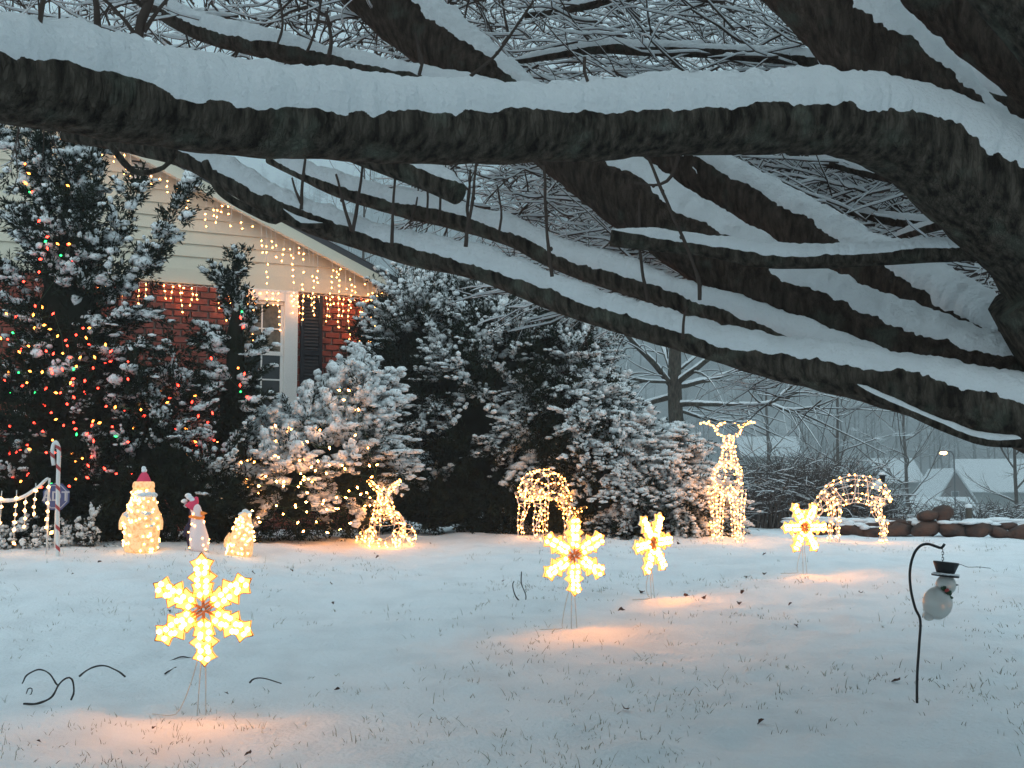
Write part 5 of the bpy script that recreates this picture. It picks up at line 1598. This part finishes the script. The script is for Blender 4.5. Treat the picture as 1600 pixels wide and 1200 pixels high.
for x0_, ys_ in drops.items():
    pts = [P(x0_ + random.uniform(-1, 1) - (i * 0.7), y, Yf - 0.02) for i, y in enumerate(ys_)]
    if len(pts) > 1: wm.add(*tube(np.array([P(x0_ + 1, ys_[0] - 12, Yf)] + pts), 0.004, 5))
    bulbs(bm_, pts, 0.0165, 1.35)
part(wm, "wire", M["white_wire"], sw)
part(bm_, "bulbs", M["lamp_figure"], sw, kind="stuff")

Yg = 11.0
sg = P(88, 776, Yg); sgz = gz(sg[0], Yg)
sign = thing("yard_sign", "blue octagonal yard sign with pale lettering half hidden by the candy cane", "sign", (sg[0], Yg, sgz))
R8 = 22 * Yg / FPX
o8 = [(sg[0] + R8 * math.cos(PI / 8 + k * PI / 4), sg[2] + R8 * math.sin(PI / 8 + k * PI / 4)) for k in range(8)]
i8 = [(sg[0] + R8 * 0.88 * math.cos(PI / 8 + k * PI / 4), sg[2] + R8 * 0.88 * math.sin(PI / 8 + k * PI / 4)) for k in range(8)]
j8 = [(sg[0] + R8 * 0.82 * math.cos(PI / 8 + k * PI / 4), sg[2] + R8 * 0.82 * math.sin(PI / 8 + k * PI / 4)) for k in range(8)]
pn = part(MB().add(*prism(o8, Yg - 0.006, Yg + 0.006)), "panel", M["sign_blue"], sign, smooth=False)
v = [(x, Yg - 0.009, z) for x, z in i8] + [(x, Yg - 0.009, z) for x, z in j8]
part(MB().add(v, np.array([(k, (k + 1) % 8, 8 + (k + 1) % 8, 8 + k) for k in range(8)])), "border", M["sign_white"], pn, smooth=False)
part(MB().add(*box_v((sg[0] - 0.012, Yg + 0.007, sgz - 0.1), (sg[0] + 0.012, Yg + 0.025, sg[2] + 0.05))), "stake", M["white_wire"], sign, smooth=False)
tx_ = bpy.data.curves.new("lettering", "FONT")
tx_.body = "ADT"; tx_.size = R8 * 0.95; tx_.extrude = 0.001; tx_.align_x = "CENTER"; tx_.align_y = "CENTER"; tx_.offset = 0.002
tmp_ = bpy.data.objects.new("lettering_curve", tx_)
COL.objects.link(tmp_)
dg_ = bpy.context.evaluated_depsgraph_get()
tm_ = bpy.data.meshes.new_from_object(tmp_.evaluated_get(dg_))
bpy.data.objects.remove(tmp_)
tm_.materials.clear(); tm_.materials.append(M["sign_white"])
to = bpy.data.objects.new("lettering", tm_)
COL.objects.link(to)
to.parent = pn
to.location = [float(c) for c in (np.array([sg[0], Yg - 0.0095, sg[2]]) - ROOT_LOC[sign])]
to.rotation_euler = (PI / 2, 0, 0)

# ------------------------------------------------------------------ snowflake lights
def star(n, ro, ri, rot=0.0, c=(0, 0)):
    return [(c[0] + (ro if k % 2 == 0 else ri) * math.cos(rot + k * PI / n), c[1] + (ro if k % 2 == 0 else ri) * math.sin(rot + k * PI / n)) for k in range(2 * n)]
def snowflake(label, px, py, d, base_py, D, roll, yaw, pitch=0.0, seed=0):
    """flake in its own plane (x,z), front towards -y"""
    rng = np.random.default_rng(seed)
    c = P(px, py, d)
    gb = gz(c[0], d)
    root = thing("snowflake_light", label, "snowflake light", (c[0], d, gb), "glowing snowflake stakes on the lawn", yaw)
    R = D / 2
    H = np.array([0, 0, c[2] - gb])
    cr, sr = math.cos(roll), math.sin(roll)
    cp_, sp2 = math.cos(pitch), math.sin(pitch)
    def put(v):
        v = np.asarray(v, float)
        v = np.stack([v[..., 0] * cr - v[..., 2] * sr, v[..., 1], v[..., 0] * sr + v[..., 2] * cr], -1)
        v = np.stack([v[..., 0], v[..., 1] * cp_ - v[..., 2] * sp2, v[..., 1] * sp2 + v[..., 2] * cp_], -1)
        return v + H
    for k in range(6):
        a = PI / 2 + k * PI / 3
        ca, sa = math.cos(a), math.sin(a)
        lens, blb, back, rim = MB(), [], MB(), MB()
        for (rr, ro, ri, ns) in ((0.36, 0.235, 0.165, 6), (0.60, 0.275, 0.165, 4), (0.82, 0.235, 0.145, 5)):
            cc_ = (rr * R * ca, rr * R * sa)
            poly = star(ns, ro * R, ri * R, a, cc_)
            v, q, f1, f2 = prism(poly, -0.008, 0.006)
            lens.add(put(v), q, f1, f2)
            poly2 = star(ns, ro * R * 1.04, ri * R * 1.04, a, cc_)
            v, q, f1, f2 = prism(poly2, 0.007, 0.016)
            back.add(put(v), q, f1, f2)
            pp = np.array([(x, -0.010, z) for x, z in poly + poly[:1]])
            rim.add(*tube(put(pp), 0.0028, 4))
            for m in range(4):
                b = a + PI / 4 + (m - 1) * PI / 2 + PI * (rr < 0.8) 
                jr = R * rng.uniform(0.075, 0.125); b += rng.uniform(-0.3, 0.3)
                blb.append((cc_[0] + jr * math.cos(b), -0.016, cc_[1] + jr * math.sin(b)))
        arm = part(lens, "arm", M["lens"], root, smooth=False, local=True)
        part(back, "back_shell", M["white_wire"], arm, smooth=False, local=True)
        part(rim, "rim", M["hub_brown"], arm, local=True)
        bl = MB(); blobs(bl, put(np.array(blb)), np.full((len(blb), 3), 0.0145), ICO1, 0, False)
        part(bl, "bulbs", M["lamp_flake"], arm, kind="stuff", local=True)
    hub = MB()
    for k in range(6):
        a = PI / 2 + k * PI / 3
        hub.add(*tube(put(np.array([[0.03 * R * math.cos(a), -0.004, 0.03 * R * math.sin(a)], [0.26 * R * math.cos(a), -0.004, 0.26 * R * math.sin(a)]])), 0.0075, 6))
    a = PI / 6
    for off in (-0.028, 0.028):
        o = np.array([-math.sin(a) * off * R * 2, 0, math.cos(a) * off * R * 2])
        hub.add(*tube(put(np.array([np.array([-0.3 * R * math.cos(a), -0.006, -0.3 * R * math.sin(a)]) + o, np.array([0.3 * R * math.cos(a), -0.006, 0.3 * R * math.sin(a)]) + o])), 0.005, 6))
    part(hub, "hub", M["hub_brown"], root, local=True)
    low = (c[2] - gb)
    zb = low - R * 0.93
    for k, sx_ in enumerate((-1, 1)):
        part(MB().add(*tube(np.array([[sx_ * 0.008, 0.02, zb + 0.05], [sx_ * 0.016, 0.01, zb * 0.5], [sx_ * 0.022, 0, -0.05]]), 0.0028, 5)), "stake", M["cord"], root, local=True)
    e = rng.uniform(-0.02, 0.02)
    cz_ = spline(np.array([[-0.02, 0.02, zb + 0.03], [-0.06, 0.02, zb * 0.55], [-0.10, -0.02, 0.03], [-0.13, -0.06, 0.012], [-0.24, 0.02, 0.004]]), 0.02)
    part(MB().add(*tube(cz_, 0.0028, 5)), "cord", M["cord"], root, local=True)
    return root
snowflake("nearest snowflake light, low at the left of the lawn with one arm straight up", 318, 952, 6.0, 1110, 0.515, 0.05, 0.0, 0.0, 1)
snowflake("second snowflake light, in front of the grazing deer by the yew", 897, 868, 8.0, 985, 0.49, 0.0, 0.45, 0.0, 2)
snowflake("narrow looking snowflake light turned edgewise between two grazing deer", 1020, 849, 9.3, 935, 0.48, PI / 6 + 0.1, 0.85, 0.0, 3)
snowflake("farthest snowflake light, before the head of the deer at the stone wall", 1257, 824, 10.6, 897, 0.455, PI / 6, 0.42, 0.0, 4)

# ------------------------------------------------------------------ shepherd hook and snowman feeder
Yh = 6.15
hb_ = P(1432, 1094, Yh); hz0 = gz(hb_[0], Yh)
hook = thing("shepherd_hook", "thin black iron hook staked in the snow holding the snowman jar", "hook", (hb_[0], Yh, hz0))
hp = spline(np.array([[hb_[0], Yh, hz0 - 0.1]] + [list(P(x, y, Yh)) for x, y in ((1433, 1060), (1436, 1010), (1438, 970), (1430, 950), (1423, 920), (1422, 890), (1428, 866), (1438, 853), (1450, 850), (1463, 854), (1471, 856), (1476, 850))]), 0.01)
part(MB().add(*tube(hp, 0.0068, 10)), "rod", M["black_iron"], hook)
Yo = 6.15
jar = thing("snowman_jar", "hanging glass snowman jar with black top hat and holly collar", "lantern", P(1468, 965, Yo))
k_ = Yo / FPX
def J(x, y, off=0.0): return P(x, y, Yo + off)
ch = MB()
for k in range(5):
    c = J(1473, 860 + k * 4.4)
    aa = np.linspace(0, 2 * PI, 9)
    ring = np.stack([c[0] + 0.006 * np.cos(aa) * (1 if k % 2 else 0.3), c[1] + 0.006 * np.cos(aa) * (0.3 if k % 2 else 1), c[2] + 0.009 * np.sin(aa)], -1)
    ch.add(*tube(ring, 0.0018, 5, False))
part(ch, "chain", M["black_iron"], jar)
hc = J(1477, 899)
tilt = 0.10
def tl(v, c=hc):
    v = np.asarray(v, float)
    ca, sa = math.cos(tilt), math.sin(tilt)
    return np.stack([v[:, 0] * ca + v[:, 2] * sa, v[:, 1], -v[:, 0] * sa + v[:, 2] * ca], -1) + c
v, q = lathe([(0, 0.004), (0.040, 0.004), (0.062, 0.062), (0.060, 0.066), (0, 0.060)], 24)
hat = part(MB().add(tl(v), q), "hat", M["black_iron"], jar)
v, q = lathe([(0, -0.004), (0.064, -0.006), (0.067, 0.0), (0.062, 0.005), (0, 0.004)], 24)
part(MB().add(tl(v), q), "brim", M["black_iron"], hat)
m_ = MB(); aa = np.linspace(PI * 1.05, 2 * PI * 0.99, 12)
blobs(m_, tl(np.stack([np.cos(aa) * 0.053, np.sin(aa) * 0.053, np.full(12, 0.006)], -1)), np.tile([0.016, 0.012, 0.006], (12, 1)), ICO2, 0.2, False)
part(m_, "snow", M["snow"], hat)
hd = J(1478, 914)
m_ = MB(); blobs(m_, [hd], [(0.049, 0.049, 0.050)], ICO3, 0.0, False)
part(m_, "head", M["jar_glass"], jar)
bd = J(1465, 942)
v, f = ICO3
vv = v * np.array([0.072, 0.070, 0.082])
vv[:, 0] -= 0.12 * (vv[:, 2]) * -1 * 0.4
part(MB().add(vv + bd, f), "body", M["jar_glass"], jar)
m_ = MB(); blobs(m_, [J(1452, 962)], [(0.03, 0.03, 0.025)], ICO2, 0.1, False)
part(m_, "spout", M["jar_glass"], jar)
v, q = lathe([(0.007, 0), (0.004, 0.018), (0.0005, 0.03)], 10)
part(MB().add(v[:, [2, 1, 0]] + J(1489, 914, -0.02), q), "nose", M["black_iron"], jar)
m_ = MB()
cc = [J(1474 + 3.0 * k, 918 + 3.9 * k, -0.048 + 0.004 * abs(k - 2)) for k in range(5)]
blobs(m_, np.repeat(np.array(cc), 5, 0) + RNG.normal(0, 0.007, (25, 3)), RNG.uniform(0.004, 0.013, (25, 3)), ICO1, 0.2)
part(m_, "holly", M["holly"], jar)
m_ = MB(); blobs(m_, np.array([J(1480, 923, -0.062)] * 4) + RNG.normal(0, 0.005, (4, 3)), np.full((4, 3), 0.0085), ICO1)
part(m_, "berry", M["red"], jar)
wr = spline(np.array([J(1494, 884), J(1501, 882), J(1512, 886), J(1530, 886), J(1548, 888)]), 0.01)
part(MB().add(*tube(wr, 0.0014, 5)), "wire", M["stem"], jar)

# ------------------------------------------------------------------ dead stems, sticks, leaves, grass
def on_ground(px, py):
    """where the line of sight through a pixel meets the lawn"""
    lo, hi = 3.0, 16.0
    for _ in range(40):
        m = (lo + hi) / 2
        p = P(px, py, m)
        if p[2] > float(ground_base(p[0], m)): lo = m
        else: hi = m
    p = P(px, py, hi)
    p[2] = gz(p[0], hi)
    return p
def stem(label, strands, base, lying=True):
    g = on_ground(*base)
    root = thing("bent_stem", label, "dead stem", g)
    for st in strands:
        ds = [g[1] + dy for _, _, dy, _ in st]
        if lying:                                   # both ends rest in the snow
            d0, d1 = on_ground(*st[0][:2])[1], on_ground(*st[-1][:2])[1]
            l = np.concatenate([[0], np.cumsum([math.hypot(st[i + 1][0] - st[i][0], st[i + 1][1] - st[i][1]) for i in range(len(st) - 1)])])
            ds = list(d0 + (d1 - d0) * l / l[-1])
        rows = [[*P(x, y, d), rr * 0.85] for (x, y, _, rr), d in zip(st, ds)]
        s = spline(np.array(rows), 0.01)
        s[:, 3] *= 1 + 0.25 * vnoise(s[:, :3], 0.03, 8)
        s[:, :3] += 0.0025 * np.stack([vnoise(s[:, :3], 0.05, 61), vnoise(s[:, :3], 0.05, 62), vnoise(s[:, :3], 0.05, 63)], -1)
        part(MB().add(*tube(s[:, :3], s[:, 3], 8)), "stem", M["stem"], root)
stem("tangle of looping dark dead stems left of the nearest snowflake light",
     [[(35, 1068, 0.02, .004), (42, 1055, 0, .005), (60, 1046, 0, .005), (76, 1052, 0, .005), (88, 1068, 0, .005), (92, 1072, 0, .005)],
      [(36, 1100, -0.05, .005), (60, 1099, -0.03, .006), (80, 1090, 0, .006), (92, 1070, 0, .005), (104, 1059, 0, .005), (112, 1061, 0.02, .005), (116, 1080, 0.02, .005), (111, 1094, 0.0, .006)],
      [(40, 1086, 0, .003), (44, 1076, 0, .003), (50, 1076, 0, .003), (49, 1084, 0, .003), (42, 1088, 0, .003)]], (75, 1100))
stem("single dark stem arching out of the snow beside the looped tangle", [[(124, 1057, 0, .006), (138, 1046, 0, .005), (160, 1040, 0, .005), (180, 1046, 0, .005), (196, 1058, 0, .006)]], (160, 1062))
stem("short thin arched stem right of the nearest snowflake light", [[(390, 1067, 0, .005), (397, 1061, 0, .0045), (412, 1060, 0, .004), (440, 1068, 0, .003)]], (412, 1070))
stem("dark stem lying in the bottom left corner of the lawn", [[(-20, 1200, 0, .006), (10, 1196, 0, .007), (30, 1188, 0, .006), (58, 1187, 0, .006)]], (20, 1199))
stem("forked pale twig standing in the snow left of the second snowflake light", [[(818, 945, 0, .006), (806, 932, 0, .005), (801, 915, 0, .0045), (803, 908, 0, .004)], [(818, 945, 0, .006), (822, 932, 0, .005), (815, 912, 0, .0045), (815, 893, 0, .004)]], (818, 945), lying=False)
stem("dark curled stem just under the nearest snowflake light", [[(262, 1034, 0, .003), (282, 1027, 0, .004), (300, 1028, 0, .004)], [(258, 1052, 0, .005), (275, 1043, 0, .004)]], (280, 1050))

leaf_pts = [(1235, 941), (1160, 927), (1072, 932), (1155, 946), (1243, 982), (1100, 935), (970, 958), (1195, 872), (1345, 925), (240, 1134), (1195, 897), (1003, 924), (785, 905), (355, 1077), (520, 943), (1165, 900), (1402, 1067), (975, 1112), (1189, 1124),
            (517, 916), (730, 876), (590, 873), (585, 866), (672, 850), (455, 897), (395, 897), (113, 897), (60, 1165), (945, 845), (1060, 850), (265, 967), (390, 1174), (525, 1078), (155, 880)]
leaf_meshes = []
for k in range(3):
    n = 9
    a = np.linspace(0, 2 * PI, n, endpoint=False)
    rr = np.array([1.3, .8, .95, .6, .7, .6, .95, .8, 1.0]) * (1 + 0.15 * RNG.normal(size=n))
    v = np.stack([np.cos(a) * rr, np.sin(a) * rr * 0.75, 0.35 * np.abs(np.sin(a)) + 0.12 * RNG.normal(size=n)], -1) * 0.022
    v = np.concatenate([[(0, 0, 0)], v])
    v2 = v - [0, 0, 0.0015]
    f = np.array([(0, 1 + i, 1 + (i + 1) % n) for i in range(n)])
    me = MB().add(np.concatenate([v, v2]), f, f[:, ::-1] + n + 1).mesh("fallen_leaf", None, True)
    me.materials.append(M["leaf"])
    leaf_meshes.append(me)
near_refs = [((1432, 1093), "brown curled leaf on the snow nearest the foot of the shepherd hook"), ((325, 1110), "brown curled leaf on the snow nearest the stake of the largest snowflake light"),
             ((897, 985), "brown curled leaf on the snow nearest the stake of the second snowflake light"), ((1022, 935), "brown curled leaf on the snow nearest the stake of the edgewise snowflake light"),
             ((1257, 897), "brown curled leaf on the snow nearest the stake of the farthest snowflake light"), ((815, 945), "brown curled leaf on the snow nearest the forked pale twig"),
             ((603, 838), "brown curled leaf on the snow nearest the small lying lit deer"), ((90, 856), "brown curled leaf on the snow nearest the candy cane"),
             ((1137, 842), "brown curled leaf on the snow nearest the tall lit buck")]
leaf_label = {}
for (rx, ry), lab in near_refs:
    k = min((i for i in range(len(leaf_pts)) if i not in leaf_label), key=lambda i: math.hypot(leaf_pts[i][0] - rx, leaf_pts[i][1] - ry))
    leaf_label[k] = lab
for k, (x, y) in enumerate(leaf_pts):
    g = on_ground(x, y)
    o = bpy.data.objects.new("fallen_leaf", leaf_meshes[k % 3])
    COL.objects.link(o)
    s = random.uniform(0.7, 1.3) * (1.15 if x > 950 else 0.75)
    o.location = (g[0], g[1], g[2] + 0.014)
    o.rotation_euler = (random.uniform(-0.7, 0.7), random.uniform(-0.7, 0.7), random.uniform(0, 6))
    o.scale = (s, s, s)
    tag(o, leaf_label.get(k, "small brown leaf lying loose on open snow away from the decorations"), "leaf", "fallen leaves scattered on the snow")

# grass tips poking through
n = 10500
y = 3.6 + 11.0 * RNG.random(n) ** 1.25
x = (RNG.random(n) - 0.5) * 0.98 * y + 0.0
dens = fbm(np.stack([x, y, 0 * x], -1), 0.9, 3, 41)
ok = dens > RNG.uniform(-0.35, 1.15, n)
x, y = x[ok], y[ok]
n = len(x)
kk = RNG.integers(1, 5, n)
x = np.repeat(x, kk) + RNG.normal(0, 0.018, kk.sum()); y = np.repeat(y, kk) + RNG.normal(0, 0.018, kk.sum())
n = len(x)
z = ground_h(x, y) - 0.006
ln = RNG.uniform(0.010, 0.042, n) * (1 + 1.0 * (RNG.random(n) < 0.08))
az = RNG.uniform(0, 2 * PI, n); tl_ = RNG.uniform(0.1, 0.9, n)
d = np.stack([np.cos(az) * np.sin(tl_), np.sin(az) * np.sin(tl_), np.cos(tl_)], -1)
s = unit(np.cross(d, [0.3, 0.9, 0.2])) * RNG.uniform(0.0010, 0.0022, n)[:, None]
b = np.stack([x, y, z], -1)
mid = b + d * (ln * 0.55)[:, None]
tip = b + d * ln[:, None] + np.stack([np.cos(az) * ln * 0.12, np.sin(az) * ln * 0.12, -ln * 0.05], -1)
v = np.stack([b - s, b + s, mid + s * 0.8, mid - s * 0.8, tip], 1).reshape(-1, 3)
i0 = np.arange(n)[:, None] * 5
gr = MB().add(v, i0 + np.array([[0, 1, 2, 3]]), i0 + np.array([[3, 2, 4]]))
tag(part(gr, "grass", M["grass"], kind="stuff"), "sparse dry grass tips poking through the thin snow", "grass")

# ------------------------------------------------------------------ the hazy dusk air
hz_m = bpy.data.materials.new("haze")
hz_m.use_nodes = True
hn, hl = hz_m.node_tree.nodes, hz_m.node_tree.links
hn.clear()
ho = hn.new("ShaderNodeOutputMaterial")
hv = hn.new("ShaderNodeVolumePrincipled")
hv.inputs["Color"].default_value = (0.82, 0.92, 0.97, 1)
hv.inputs["Density"].default_value = 0.0046
hv.inputs["Anisotropy"].default_value = 0.0
hl.new(hv.outputs[0], ho.inputs["Volume"])
if True:
    mb = MB().add(*box_v((-420, -60, EYE - 12), (420, 470, EYE + 105)))
    tag(part(mb, "haze", hz_m, smooth=False, kind="stuff"), "thin blue dusk haze filling the valley air", "haze")
